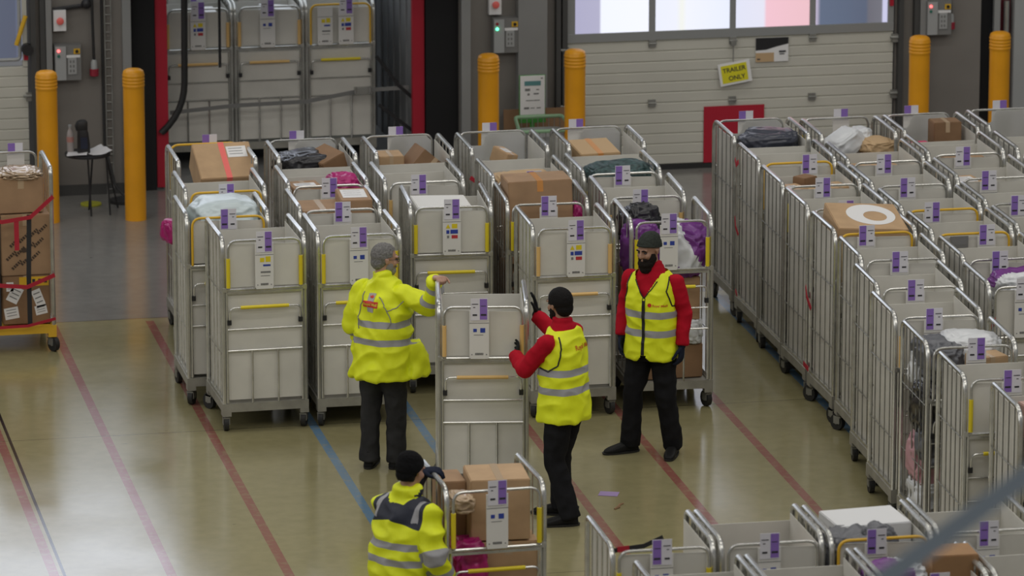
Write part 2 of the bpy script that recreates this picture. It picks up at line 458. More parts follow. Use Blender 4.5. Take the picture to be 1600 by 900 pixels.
WALLM = mat('grey_wall_paint', (.205, .19, .172), .75, 0, .08, 1.5)
WALLG = mat('pillar_paint', (.245, .245, .24), .6, 0, .06, 1.5)
DOORM = mat('cream_door_skin', (.56, .55, .485), .45, 0, .05, 1.2)
ALU = mat('aluminium_frame', (.36, .37, .37), .4, .4)
DARKT = mat('dark_track', (.07, .07, .068), .5, .2)
w = MB()
w.box2((5.20,49.0,0), (6.17,49.3,6)); w.box2((9.36,49.0,0), (10.40,49.3,6)); w.box2((13.72,49.0,0), (14.60,49.3,6))
w.box2((-8,49.0,0), (1.8,49.3,6)); w.box2((15.6,49.0,0), (26,49.3,6))
w.box2((1.8,49.0,3.1), (5.20,49.3,6)); w.box2((6.17,49.0,3.3), (9.36,49.3,6)); w.box2((10.40,49.0,3.98), (13.72,49.3,6)); w.box2((14.60,49.0,3.3), (15.6,49.3,6))
struct('wall_back', w, WALLM, 0)
w = MB(); w.box2((9.915,48.86,0), (10.20,48.995,6)); struct('trim_pillar', w, WALLG, 0)
w = MB(); w.box2((6.08,48.94,0), (6.16,48.995,3.3)); w.box2((9.37,48.94,0), (9.46,48.995,3.3)); w.box2((14.72,48.94,0), (14.78,48.995,3.3)); struct('trim_dock_edges', w, ALU, 0)
w = MB()
for a, c in ((5.20,5.34), (10.30,10.415), (13.74,13.95)): w.box2((a,48.90,0), (a+.045,48.995,3.2)); w.box2((c-.05,48.92,0), (c,48.995,3.2))
struct('trim_door_tracks', w, DARKT, 0)
w = MB(); w.box2((5.345,48.9,0), (5.40,48.99,3.2)); w.box2((13.955,48.9,0), (14.02,48.99,3.2)); struct('trim_door_posts', w, WALLG, 0)
w = MB(); w.box2((5.40,48.975,0), (6.08,48.998,.10)); w.box2((14.02,48.975,0), (14.6,48.998,.10)); struct('baseboard_back', w, DARKT, 0)

def window_mat(name, cols, strength, x0, x1):
    """daylight coming in through a frosted pane, with what stands in the yard behind it showing as soft patches"""
    m = bpy.data.materials.new(name); m.use_nodes = True; nt = m.node_tree; N = nt.nodes; L = nt.links
    b = N['Principled BSDF']; b.inputs['Base Color'].default_value = (.05, .05, .055, 1); b.inputs['Roughness'].default_value = .15
    tc = N.new('ShaderNodeTexCoord'); sp = N.new('ShaderNodeSeparateXYZ'); L.new(tc.outputs['Object'], sp.inputs[0])
    mr = N.new('ShaderNodeMapRange'); L.new(sp.outputs[0], mr.inputs[0]); mr.inputs[1].default_value = x0; mr.inputs[2].default_value = x1
    cr = N.new('ShaderNodeValToRGB'); L.new(mr.outputs[0], cr.inputs[0])
    e = cr.color_ramp.elements
    e[0].position = cols[0][0]; e[0].color = cols[0][1] + (1,); e[1].position = cols[1][0]; e[1].color = cols[1][1] + (1,)
    for p, c in cols[2:]:
        q = e.new(p); q.color = c + (1,)
    L.new(cr.outputs[0], b.inputs['Emission Color']); b.inputs['Emission Strength'].default_value = strength
    return m
def ribbed(b, x0, x1, z0, z1, y=49.0, step=.103, gd=.012):
    z = z0; prof = []
    while z < z1 - .02:
        zz = min(z+step, z1); prof += [(y+gd, z), (y, z+.010), (y, zz-.010), (y+gd, zz)]; z = zz
    vs = [(x, py, pz) for x in (x0, x1) for py, pz in prof]; n = len(prof)
    b.add(vs, [(i, i+1, n+i+1, n+i) for i in range(n-1)]); b.box2((x0,y+gd,z0), (x1,y+.06,z1))
# high glazing above the docks
b = MB(); b.box2((2.0,48.96,2.95), (9.2,48.99,5.2)); w1 = struct('window_1', b, window_mat('clerestory_glass', [(0,(.80,.86,1.)),(1,(.80,.86,1.))], 3.1, 2, 10), 0)
b = MB()
for i in range(4): x = 2.0+i*7.2/3; b.box2((x-.03,48.93,2.95), (x+.03,48.995,5.2))
for z in (2.95,5.2): b.box2((2.0,48.93,z-.03), (9.2,48.995,z+.03))
link('window_frame', b.mesh('wf', [ALU], 0), w1)
b = MB(); b.box2((5.45,48.96,2.05), (6.10,48.985,3.0)); struct('streak_pane', b, window_mat('streak_pane_glow', [(0,(.80,.86,1.)),(1,(.80,.86,1.))], .9, 5, 10), 0)  # unseen glowing pane, added to cast the bright streak on the left floor
# level door panel and tracks, added out of view to shade the trailer cages
b = MB(); b.box2((6.25,46.35,2.86), (9.30,48.9,2.90)); dr = struct('shade_door', b, DOORM, 0)
b = MB()
for x in (6.2,9.35): b.box2((x-.03,45.8,2.84), (x+.03,48.95,2.92))
link('shade_door_track', b.mesh('dt', [ALU], 0), dr)
# main door on the right
b = MB(); ribbed(b, 10.425, 13.70, .05, 1.315, 48.98)
d2 = struct('door_2', b, DOORM, 30)
b = MB()
for x0, x1 in ((10.425,10.50), (11.235,11.30), (12.045,12.105), (12.85,12.91), (13.64,13.70)): b.box2((x0,48.972,1.38), (x1,49.03,3.95))
for z0, z1 in ((1.30,1.385), (2.24,2.30), (3.12,3.18), (3.92,4.0)): b.box2((10.425,48.965,z0), (13.70,49.03,z1))
link('window_frame', b.mesh('wf', [ALU], 0), d2)
panes = [(10.50,11.235,[(0,(.40,.39,.55)),(.33,(.42,.41,.56)),(.36,(.86,.89,1.)),(1,(.88,.90,1.))]),
         (11.30,12.045,[(0,(.80,.83,.95)),(.28,(.82,.84,.94)),(.36,(.85,.86,.80)),(.44,(.84,.86,.97)),(1,(.78,.82,.95))]),
         (12.105,12.85,[(0,(.72,.74,.88)),(.38,(.74,.74,.86)),(.42,(.84,.52,.60)),(1,(.80,.50,.55))]),
         (12.91,13.64,[(0,(.60,.52,.68)),(.07,(.10,.13,.20)),(.70,(.085,.11,.17)),(.74,(.13,.13,.16)),(.92,(.15,.15,.18)),(.94,(.55,.55,.75)),(1,(.55,.55,.75))])]
PS = 1.35
for i, (x0, x1, cols) in enumerate(panes):
    b = MB(); b.box2((x0,48.99,1.385), (x1,49.0,3.92)); link('window_pane', b.mesh('pane', [window_mat('frosted_pane_%d' % i, cols, PS, x0, x1)], 0), d2)
for x in (11.268, 12.075, 12.88):
    for z in (.672, 1.265):
        b = MB(); b.box2((x-.035,48.955,z-.035), (x+.035,48.98,z-.006)); b.box2((x-.035,48.955,z+.006), (x+.035,48.98,z+.035)); b.cyl((x-.04,48.953,z), (x+.04,48.953,z), .009, 8)
        link('hinge', b.mesh('hinge', [STEELD]), d2)
for x in (10.40, 13.71):
    for z in (.68, 1.24):
        b = MB(); b.cyl((x-.05,48.93,z), (x+.07,48.93,z), .016, 8); b.box2((x-.03,48.93,z-.05), (x+.03,48.975,z+.03)); link('roller', b.mesh('rl', [STEELD]), d2)
b = MB(); b.box2((11.79,48.966,.055), (12.40,48.972,.615)); link('red_panel', b.mesh('rp', [REDP], 0), d2)
b = MB(); b.box2((10.425,48.97,.0), (13.70,49.03,.05)); link('bottom_seal', b.mesh('bs', [RUB], 0), d2)
b = MB(); b.box2((13.655,48.955,1.55), (13.695,48.964,1.64)); link('red_sticker', b.mesh('rs', [REDP], 0), d2)
# door on the left edge
b = MB(); ribbed(b, 1.8, 5.17, .05, 1.28, 48.98); b.box2((5.125,48.97,1.28), (5.17,49.04,3.1)); ribbed(b, 1.8, 5.17, 2.4, 3.1, 48.98)
d1 = struct('door_1', b, DOORM, 30)
b = MB(); b.tube(fillet([(4.2,48.975,1.35),(5.10,48.975,1.35),(5.10,48.975,2.3),(4.2,48.975,2.3)], .04, 4), .02, 6, closed=True); link('window_frame', b.mesh('wf', [GREYL]), d1)
b = MB(); b.box2((1.8,48.99,1.34), (5.125,49.0,2.4)); link('window_pane', b.mesh('wp', [window_mat('dusk_pane', [(0,(.10,.12,.17)),(.93,(.085,.10,.15)),(.97,(.16,.18,.26)),(1,(.2,.22,.3))], PS*.9, 4.2, 5.125)], 0), d1)
b = MB(); b.tube([(5.06,48.92,1.50),(5.155,48.92,1.78)], .022, 8); link('yellow_lever', b.mesh('yl', [YORG]), d1)
b = MB(); b.cyl((5.165,48.97,1.455), (5.165,48.88,1.455), .055, 16); link('lever_knob', b.mesh('lk', [BLACK]), d1)
b = MB(); b.box2((5.135,48.95,1.345), (5.175,48.966,1.41)); link('red_sticker', b.mesh('rs', [REDP], 0), d1)
b = MB(); b.cyl((5.12,48.93,1.0), (5.26,48.93,1.0), .014, 8); b.box2((5.15,48.93,.95), (5.2,48.975,1.03)); link('roller', b.mesh('rl', [STEELD]), d1)

# signs on the right door
def textmesh(mb, body, size, M, mi, bold=0.):
    vs, fs = text_geo(body, size, bold=bold); mb.add(vs, fs, mi, M)
FACE = Matrix.Rotation(pi/2, 4, 'X')     # text plane facing -Y
t = thing('hanging_sign', 'yellow sign with black capitals hung by a cord on the cream door', 'sign', (12.09,48.93,.95), (0,radians(-9),0))
b = MB(); b.box2((-.16,-.006,-.11), (.16,.006,.11)); link('board', b.mesh('bd', [WHITE], 0), t)
b = MB(); b.box2((-.135,-.009,-.088), (.125,-.006,.088), 0)
textmesh(b, 'TRAILER', .062, Matrix.Translation((-.005,-.0105,.036)) @ FACE, 1, .0012); textmesh(b, 'ONLY', .062, Matrix.Translation((.012,-.0105,-.047)) @ FACE, 1, .0012)
link('yellow_face', b.mesh('yf', [mat('sign_yellow', (.72,.66,.02), .5), INK], 0), t)
b = MB(); b.tube([(.0,0,.11),(.03,.012,.29)], .005, 6); b.box2((.005,0,.27), (.055,.03,.32)); link('cord', b.mesh('cd', [STEELD]), t)
t = thing('notice', 'black and white notice fixed to the cream door beside the yellow sign', 'notice', (12.47,48.966,1.16))
b = MB(); b.box2((-.165,-.004,-.12), (.165,.004,.12), 0)
b.add([(-.165,-.0055,.12),(.165,-.0055,.12),(.165,-.0055,.055),(.05,-.0055,.03),(-.06,-.0055,.0),(-.165,-.0055,-.005)], [(5,4,3,2,1,0)], 1)
b.box2((-.165,-.0055,-.12), (.02,-.004,-.03), 2)
link('sheet', b.mesh('sh', [WHITE, BLACK, KRAFT], 0), t)
b = MB(); b.box2((.07,-.007,-.03), (.14,-.0045,-.012)); b.box2((.075,-.007,-.05), (.125,-.0045,-.04)); b.box2((-.15,-.007,-.10), (-.12,-.0045,-.085)); link('print', b.mesh('pr', [INK], 0), t)

# control boxes
LEDR = mat('red_lamp', (.6,.05,.05), .4, emit=(1,.12,.12), emit_s=4.); LEDG = mat('green_lamp', (.05,.5,.2), .4, emit=(.1,1,.45), emit_s=5.); LEDX = mat('unlit_lamp', (.02,.16,.12), .4); LEDXR = mat('unlit_red', (.3,.02,.03), .4)
def control(x, z, lit, label):
    t = thing('control_box', label, 'control box', (x,48.99,z), group='dock control boxes')
    b = MB(); b.box2((-.12,-.12,-.17), (.13,.0,.17)); link('housing', b.mesh('ho', [GREYP], 0), t)
    b = MB(); b.box2((-.115,-.135,-.165), (-.015,-.12,.16), 0); link('front_panel', b.mesh('fp', [GREYL], 0), t)
    b = MB(); b.box2((.005,-.13,-.11), (.085,-.12,.05), 0)
    for i in range(2):
        for j in range(3): b.box2((.02+i*.03,-.133,-.09+j*.045), (.035+i*.03,-.13,-.065+j*.045), 1)
    link('keypad', b.mesh('kp', [GREYL, GREYP], 0), t)
    b = MB(); b.box2((-.01,-.13,.05), (.12,-.12,.075)); link('name_strip', b.mesh('ns', [WHITE], 0), t)
    b = MB(); b.box2((.06,-.13,.085), (.12,-.12,.135), 0); b.cyl((.09,-.14,.11), (.09,-.12,.11), .016, 12, 1); link('isolator_switch', b.mesh('is', [YORG, BLACK]), t)
    for zz, m in ((.12, LEDR if lit == 'r' else LEDXR), (.07, LEDG if lit == 'g' else LEDX)):
        b = MB(); b.cyl((-.085,-.145,zz), (-.085,-.133,zz), .014, 12); link('indicator_lamp', b.mesh('il', [m]), t)
control(5.54, 1.32, 'r', 'grey control box with red lamp beside the left yellow bollards')
control(9.79, 1.42, 'g', 'grey control box with lit green lamp right of the open dock')
control(14.13, 1.43, 'r', 'grey control box with red lamp right of the cream door')
for x, z, l in ((5.48,1.72,'white stop switch with red button above the left control box'), (9.70,1.72,'white stop switch with red button above the green lit control box')):
    t = thing('stop_switch', l, 'switch', (x,48.99,z), group='emergency stop switches')
    b = MB(); b.box2((-.06,-.07,-.10), (.06,0,.10)); link('case', b.mesh('cs', [WHITE], 0), t)
    b = MB(); b.lathe([(.02,0),(.02,.02),(.035,.022),(.035,.035),(.02,.042)], 16, M=Matrix.Translation((0,-.07,0)) @ FACE); link('red_button', b.mesh('rb', [REDT]), t)
for x, z, l in ((5.80,1.23,'white and red power plug hanging from black cable, left wall'), (14.27,1.36,'white and red power plug hanging on cable right of cream door')):
    t = thing('hanging_plug', l, 'plug', (x,48.93,z), group='hanging power plugs')
    b = MB(); b.tube([(-.012,0,.95),(-.008,0,.5),(0,0,.09)], .014, 8); link('cable', b.mesh('cb', [RUB]), t)
    b = MB(); b.lathe([(.018,.10),(.03,.08),(.034,.0)], 14); link('plug_body', b.mesh('pb', [GREYL]), t)
    b = MB(); b.lathe([(.036,.012),(.044,.008),(.044,-.055),(.036,-.06)], 14); link('red_collar', b.mesh('rc', [mat('plug_red', (.30,.02,.04), .4)]), t)
b = MB(); b.tube([(5.42,48.97,1.82),(5.72,48.97,1.85)], .02, 8); b.ell((5.74,48.95,1.87), (.05,.05,.05)); o = link('wall_bracket', b.mesh('wb', [BLACK])); tag(o, 'black arm with round end on the wall above the stop switch', 'bracket')
b = MB()
for x in (5.915, 5.975): b.cyl((x,48.975,0), (x,48.975,2.6), .007, 6)
z = .05
while z < 2.6: b.cyl((5.915,48.975,z), (5.975,48.975,z), .005, 6); z += .085
o = link('cable_ladder', b.mesh('cl', [STEELD])); tag(o, 'slim vertical cable ladder on the grey wall behind the table', 'cable ladder')
b = MB(); b.tube([(5.885,48.975,2.6),(5.89,48.975,.5),(5.97,48.85,.12),(6.05,48.7,.012)], .013, 8); o = link('wall_cable', b.mesh('wc', [RUB])); tag(o, 'black cable running down the wall to the floor behind the table', 'cable')

# bollards
def bollard(x, y, label):
    t = thing('bollard', label, 'bollard', (x,y,0), group='yellow bollards by the docks')
    b = MB(); b.lathe([(.10,.0),(.10,1.26)], 28); link('sleeve', b.mesh('sl', [BOLL]), t)
    pr = [(.10,1.255)]
    for i in range(4): z = 1.275+i*.032; pr += [(.1005,z),(.105,z+.006),(.105,z+.018),(.1005,z+.024)]
    pr += [(.1005,1.405),(.094,1.425),(.07,1.44),(.03,1.448)]
    b = MB(); b.lathe(pr, 28); link('ribbed_cap', b.mesh('rc', [BOLL]), t)
for x, y, l in ((5.23,47.92,'yellow bollard left of the table, nearest the left door'), (6.04,47.86,'yellow bollard right of the table, left of the open dock'), (9.43,47.9,'yellow bollard right of the open dock, below the green lamp'),
             (10.28,47.95,'yellow bollard at the left edge of the cream door'), (13.68,47.95,'yellow bollard at the right edge of the cream door'), (14.50,48.0,'yellow bollard furthest right against the dark dock')): bollard(x, y, l)

# trailer backed into the open dock
t = thing('trailer', 'red framed trailer backed into the open dock, cages inside', 'trailer', (7.72,49.1,0))
TW = mat('trailer_wall', (.30,.305,.31), .4, .5, .1, 3); TROOF = mat('translucent_roof', (.7,.7,.7), .6, emit=(.85,.92,1.), emit_s=1.2)
b = MB(); b.box2((-1.25,0,0), (1.25,7,.10)); link('bed', b.mesh('bd', [GREYP], 0), t)
for s, nm in ((-1,'l'), (1,'r')):
    b = MB(); b.box2((s*1.24,.05,.10), (s*1.20,7,2.72))
    y = .3
    while y < 6.8: b.box2((s*1.20,y,.10), (s*1.185,y+.05,2.72)); y += .35
    link('side_wall', b.mesh('sw', [TW], 0), t)
    b = MB(); b.box2((s*1.195,-.02,.02), (s*1.31,.06,2.8)); link('rear_post', b.mesh('rp', [REDP], 0), t)
b = MB(); b.box2((-1.25,6.95,.1), (1.25,7,2.72)); link('end_wall', b.mesh('ew', [TW], 0), t)
b = MB(); b.box2((-1.25,.05,2.72), (1.25,7,2.76)); link('roof', b.mesh('rf', [TROOF], 0), t)
w = MB()
w.box2((6.17,49.05,0), (6.40,49.28,3.3)); w.box2((9.04,49.05,0), (9.36,49.28,3.3)); w.box2((6.17,49.05,2.85), (9.36,49.28,3.3)); w.box2((14.60,49.08,0), (14.72,49.3,3.3)); w.box2((14.78,49.2,0), (15.6,49.5,3.3))
struct('trim_dock_seals', w, mat('dock_seal_black', (.006,.006,.007), .8), 0)
b = MB(); b.box2((14.93,48.95,0), (15.5,49.15,3.2), 0); o = link('trailer_rear', b.mesh('tr', [GREYL], 0)); o['kind'] = 'structure'; o.name = 'door_3'
b = MB(); b.box2((14.80,49.06,.5), (14.92,49.14,3.0)); struct('trim_red_edge', b, mat('dark_red', (.10,.006,.012), .6), 0)
b = MB(); b.cyl((14.86,49.0,.2), (14.86,49.0,1.55), .03, 10); o = link('silver_tube', b.mesh('st', [STEEL])); o['kind'] = 'structure'; o.name = 'trim_locking_bar'
b = MB(); b.tube(fillet([(6.70,49.06,2.6),(6.69,49.06,1.5),(6.68,49.06,.75),(6.50,49.06,.60)], .3, 6), .032, 10); o = link('black_hose', b.mesh('bh', [RUB])); tag(o, 'thick black hose hanging down in front of the left trailer cage', 'hose')
b = MB(); b.tube([(7.03,49.06,2.4),(7.03,49.06,1.18)], .014, 8); o = link('black_strap', b.mesh('bs', [STRAPB])); tag(o, 'thin black strap hanging straight in the trailer doorway', 'strap')
t = thing('ratchet_strap', 'grey load strap stretched across the trailer cages with ratchet buckle', 'strap', (0,0,0))
b = MB(); ribbon(b, [(6.56,49.22,.72),(7.2,49.24,.76),(7.9,49.25,.77),(8.45,49.24,.86)], .04); ribbon(b, [(8.45,49.24,.86),(8.9,49.2,.88)], .04); link('webbing', b.mesh('wb', [GREYP], 0), t)
b = MB(); b.box2((8.36,49.19,.83), (8.52,49.235,.90)); b.cyl((8.37,49.18,.84), (8.37,49.18,.91), .012, 8); b.cyl((8.51,49.18,.84), (8.51,49.18,.91), .012, 8); link('ratchet', b.mesh('rt', [STEEL]), t)
b = MB(); ribbon(b, [(8.58,49.2,1.2),(8.80,49.2,.9),(8.93,49.2,.78)], .035); ribbon(b, [(8.6,49.2,.72),(8.93,49.2,.45)], .035); o = link('load_strap', b.mesh('ls', [STRAPB], 0)); tag(o, 'black straps slung beside the right trailer cage', 'strap')

# table by the left wall with what stands on it
TX, TY, TZ = 5.635, 48.2, .585
t = thing('folding_table', 'small round black folding table against the grey wall', 'table', (TX,TY,0))
b = MB(); b.lathe([(.215,TZ-.022),(.215,TZ)], 32); link('table_top', b.mesh('tt', [BLACK]), t)
for x0, x1, y0, y1 in ((-.01,.01,-.10,-.14), (.035,.02,-.10,.14), (.17,.19,-.05,-.12), (.17,.30,.02,.17)):
    b = MB(); b.cyl((x0,y0,TZ-.02), (x1,y1,0), .009, 8); link('leg', b.mesh('lg', [BLACK]), t)
t = thing('handheld_scanner', 'black handheld scanner standing in a charger on the table', 'scanner', (TX-.035,TY,TZ))
b = MB(); b.loft([((0,0,0),(.06,0,0),(0,.06,0)),((0,0,.10),(.058,0,0),(0,.055,0)),((-.005,0,.20),(.05,0,0),(0,.05,0)),((-.01,0,.225),(.045,0,0),(0,.045,0))], 16, p=4); link('cradle', b.mesh('cr', [BLACK]), t)
b = MB(); b.loft([((-.015,0,.22),(.055,0,0),(0,.04,0)),((-.02,0,.26),(.06,0,0),(0,.05,0)),((-.01,0,.30),(.05,0,0),(0,.045,0)),((-.005,0,.315),(.03,0,0),(0,.03,0))], 16, p=4); link('scanner_head', b.mesh('sh', [RUB]), t)
b = MB(); b.box2((-.035,-.066,.05), (.03,-.058,.16)); link('screen', b.mesh('sc', [mat('dark_screen', (.03,.035,.06), .15)], 0), t)
def sheet(name, label, c, d, rz, m, amp=.012, seed=1, cat='paper', thick=.002):
    nx = 10; vs = []; fs = []; n = (nx+1)**2
    for k in (0, 1):
        for i in range(nx+1):
            for j in range(nx+1):
                x = (i/nx-.5)*d[0]; y = (j/nx-.5)*d[1]; vs.append((x, y, abs(noise.noise(V((x*6+seed,y*6,seed))))*amp*2 + (x/d[0]+.5)**2*amp*1.5 + k*thick))
    q = lambda i, j: i*(nx+1)+j
    for i in range(nx):
        for j in range(nx): fs.append((q(i,j),q(i,j+1),q(i+1,j+1),q(i+1,j))); fs.append((n+q(i,j),n+q(i+1,j),n+q(i+1,j+1),n+q(i,j+1)))
    for i in range(nx):
        for a, bb in ((q(i,0),q(i+1,0)), (q(i+1,nx),q(i,nx)), (q(0,i+1),q(0,i)), (q(nx,i),q(nx,i+1))): fs.append((a,bb,bb+n,a+n))
    b = MB(); b.add(vs, fs); o = link(name, b.mesh(name, [m]), None, c, (0,0,rz)); return tag(o, label, cat)
sheet('paper', 'loose white papers spread on the round table right of the scanner', (TX+.09,TY-.02,TZ+.002), (.20,.26), .3, WHITE, .02, 3)
sheet('paper', 'white paper sheet lying on the table left of the scanner', (TX-.10,TY-.05,TZ+.002), (.19,.20), -.2, WHITE, .006, 5)
t = thing('drink_bottle', 'clear bottle with pale cap on the table left of the scanner', 'bottle', (TX-.155,TY+.05,TZ+.002))
b = MB(); b.lathe([(.03,0),(.033,.01),(.033,.15),(.028,.19),(.014,.225),(.014,.24)], 16); link('bottle_body', b.mesh('bb', [mat('bottle_plastic', (.42,.38,.37), .15)]), t)
b = MB(); b.lathe([(.017,.238),(.017,.262)], 14); link('cap', b.mesh('cp', [GREYL]), t)
b = MB(); b.lathe([(.034,.10),(.034,.15)], 16); link('bottle_label', b.mesh('bl', [mat('faded_pink', (.5,.25,.22), .5)]), t)
b = MB(); b.lathe([(.10,.002),(.10,.016),(.085,.02)], 28); o = link('floor_disc', b.mesh('fd', [mat('lime_disc', (.42,.42,.03), .5)]), None, (5.70,48.55,0)); tag(o, 'flat lime yellow disc lying on the floor under the table', 'disc')
b = MB(); b.lathe([(.14,.001),(.14,.03),(.05,.05)], 24); o = link('stand_base', b.mesh('sb', [RUB]), None, (6.02,48.60,0)); tag(o, 'low black round base on the floor behind the table leg', 'base')

# green rimmed basket, poster stand and board between the bollards
t = thing('wire_basket', 'grey basket with pale green rim between the two middle bollards', 'basket', (10.0,48.15,0))
b = MB()
rim = fillet([(-.26,-.20,.66),(.26,-.20,.66),(.24,.20,.72),(-.22,.20,.72),(-.26,-.20,.66)], .04, 4)
b.tube(rim, .018, 8); link('green_rim', b.mesh('gr', [GREENP]), t)
b = MB()
for i in range(9):
    x = -.24+i*.06; b.tube([(x,-.19,.66),(x*.9,-.17,.1)], .004, 5); b.tube([(x*.9,.19,.71),(x*.82,.16,.1)], .004, 5)
for z in (.2,.3,.4,.5,.6):
    f = .88+.1*z/.6; b.tube([(-.25*f,-.19,z),(.25*f,-.19,z),(.23*f,.19,z),(-.22*f,.19,z)], .004, 5, closed=True)
b.box2((-.2,-.16,.08), (.2,.15,.1)); link('wire_sides', b.mesh('ws', [STEELD]), t)
b = MB(); b.loft([((0,0,.12),(.2,0,0),(0,.15,0)),((0,0,.6),(.225,0,0),(0,.17,0)),((0,0,.63),(.20,0,0),(0,.14,0))], 24, p=6); link('liner_sack', b.mesh('ls', [mat('clear_sack', (.30,.31,.31), .3)]), t)
t = thing('poster_stand', 'white notice in a bright green holder above the basket', 'poster', (9.99,48.55,0))
b = MB(); b.box2((-.12,-.01,.70), (.12,.01,1.08)); link('notice_sheet', b.mesh('ns', [WHITE], 0), t)
b = MB(); b.box2((-.08,-.0125,.985), (.08,-.01,1.03), 0)
for x, z, wd, h in ((-.05,.945,.05,.025), (.05,.945,.03,.01), (-.04,.90,.02,.02), (.035,.905,.05,.014), (-.06,.765,.05,.02), (.0,.765,.04,.008), (.06,.765,.04,.01), (-.03,.84,.07,.008), (.04,.84,.06,.008), (.09,1.055,.02,.012)): b.box2((x-wd/2,-.0125,z-h/2), (x+wd/2,-.01,z+h/2), 1)
link('print', b.mesh('pr', [mat('teal_print', (.10,.26,.27), .6), GREYINK], 0), t)
b = MB(); b.box2((-.128,-.006,.69), (.128,.02,.705)); b.box2((-.128,.011,.62), (.128,.02,1.085)); b.box2((-.128,-.012,.62), (.128,.02,.70)); b.box2((-.02,.0,0), (.02,.03,.62)); b.box2((-.13,-.08,0), (.13,.10,.015)); link('green_holder', b.mesh('gh', [GREEN], 0), t)
b = MB(); b.box2((-.39,-.008,0), (.39,.008,.70)); o = link('cardboard_sheet', b.mesh('cs', [CARD2], 0), None, (10.15,48.78,0), (-.06,0,0)); tag(o, 'large brown cardboard sheet leaning behind the basket', 'cardboard')

# scraps on the floor
b = MB(); b.box2((-.06,-.075,0), (.06,.075,.002)); o = link('label_slip', b.mesh('ls', [mat('lilac_paper', (.36,.26,.50), .6)], 0), None, (8.39,37.85,.001), (0,0,1.2)); tag(o, 'small lilac paper slip lying on the open floor', 'paper slip')
b = MB(); b.tube([(8.34,37.42,.006),(8.38,37.46,.008),(8.40,37.52,.006),(8.44,37.56,.006)], [.006,.014,.01,.005], 6); o = link('debris_scrap', b.mesh('ds', [CARD2])); tag(o, 'small dark scrap lying on the floor near the lilac slip', 'scrap')

# ------------------------------------------------------------------ roll cages
GL = 'roll cages in the left block'; GR = 'roll cages in the right block'; GT = 'roll cages inside the trailer'; GF = 'roll cages along the bottom edge'
# left block: five columns, counted from the left aisle
cage('yellow framed roll cage by the left aisle, large tape striped carton tipped in it', 6.14, 43.86, 0, True, 'orange', -.05, 'R', 'open', 0, GL, nw=5)
cage('roll cage second from the back of the left column, empty top, yellow hoop', 6.05, 41.97, 0, False, 'orange', .0, 'R', 'full', 2, GL)
cage('roll cage with pale blue plastic bag on top, yellow hoop, left column', 5.93, 41.05, 0, False, 'orange', .0, 'L', 'full', 0, GL)
cage('front roll cage of the left block nearest the left aisle, white liner, wheels showing', 6.095, 40.20, radians(1.5), False, 'yellow', -.005, 'R', 'full', 2, GL)
cage('back roll cage of the second column, black bag and torn cartons inside', 7.0, 43.86, 0, True, 'steel', .05, 'R', 'full', 1, GL, step=True)
cage('roll cage holding a pink bag, second column of the left block', 6.92, 42.02, 0, False, 'tan', .0, 'R', 'full', 0, GL)
cage('roll cage with two brown cartons on top, second column of the left block', 6.87, 41.12, 0, False, 'steel', .01, 'L', 'full', 1, GL)
cage('front roll cage directly behind the grey haired man in the yellow jacket', 6.865, 40.20, 0, False, 'yellow', -.01, 'R', 'full', 1, GL)
cage('back roll cage with cartons tipped like a roof, third column of left block', 7.84, 43.86, 0, True, 'steel', .02, 'L', 'full', 1, GL, step=True)
cage('roll cage with empty top just behind the cage with white packs, third column', 7.73, 42.0, 0, False, 'tan', -.06, 'R', 'full', 1, GL)
cage('front roll cage with white flat packs and coloured stickers, set back between neighbours', 7.77, 41.04, radians(-4), False, 'yellow', .0, 'R', 'full', 0, GL)
cage('back roll cage with one small parcel, below the yellow bollard right of the dock', 8.67, 43.86, 0, True, 'steel', .02, 'L', 'full', 1, GL, step=True)
cage('roll cage with tan mailers on top behind the big taped carton, fourth column', 8.64, 41.95, 0, False, 'steel', .0, 'L', 'full', 1, GL)
cage('open sided roll cage with big taped brown carton standing above its bar', 8.57, 41.00, radians(-3), False, 'yellow', .0, 'L', 'open', 2, GL, nw=5)
cage('front roll cage with pale orange grips, behind the dark haired man in red sleeves', 8.595, 40.10, radians(-1), False, 'tan', .01, 'R', 'full', 0, GL)
cage('back roll cage of the last left block column, kraft parcel inside, by cream door', 9.52, 43.86, 0, True, 'steel', .10, 'L', 'full', 1, GL, step=True)
cage('roll cage with dark tartan bag on top, last column of the left block', 9.42, 42.0, 0, False, 'lime', -.01, 'L', 'full', 1, GL)
cage('roll cage with stickers and pale orange grips behind the purple bags cage', 9.41, 41.09, radians(-2), False, 'tan', -.05, 'R', 'full', 0, GL)
cage('unlined open roll cage full of purple and white bags behind the bearded man', 9.42, 40.18, radians(-2), False, 'yellow', -.03, 'R', 'open', 1, GL, nw=3)

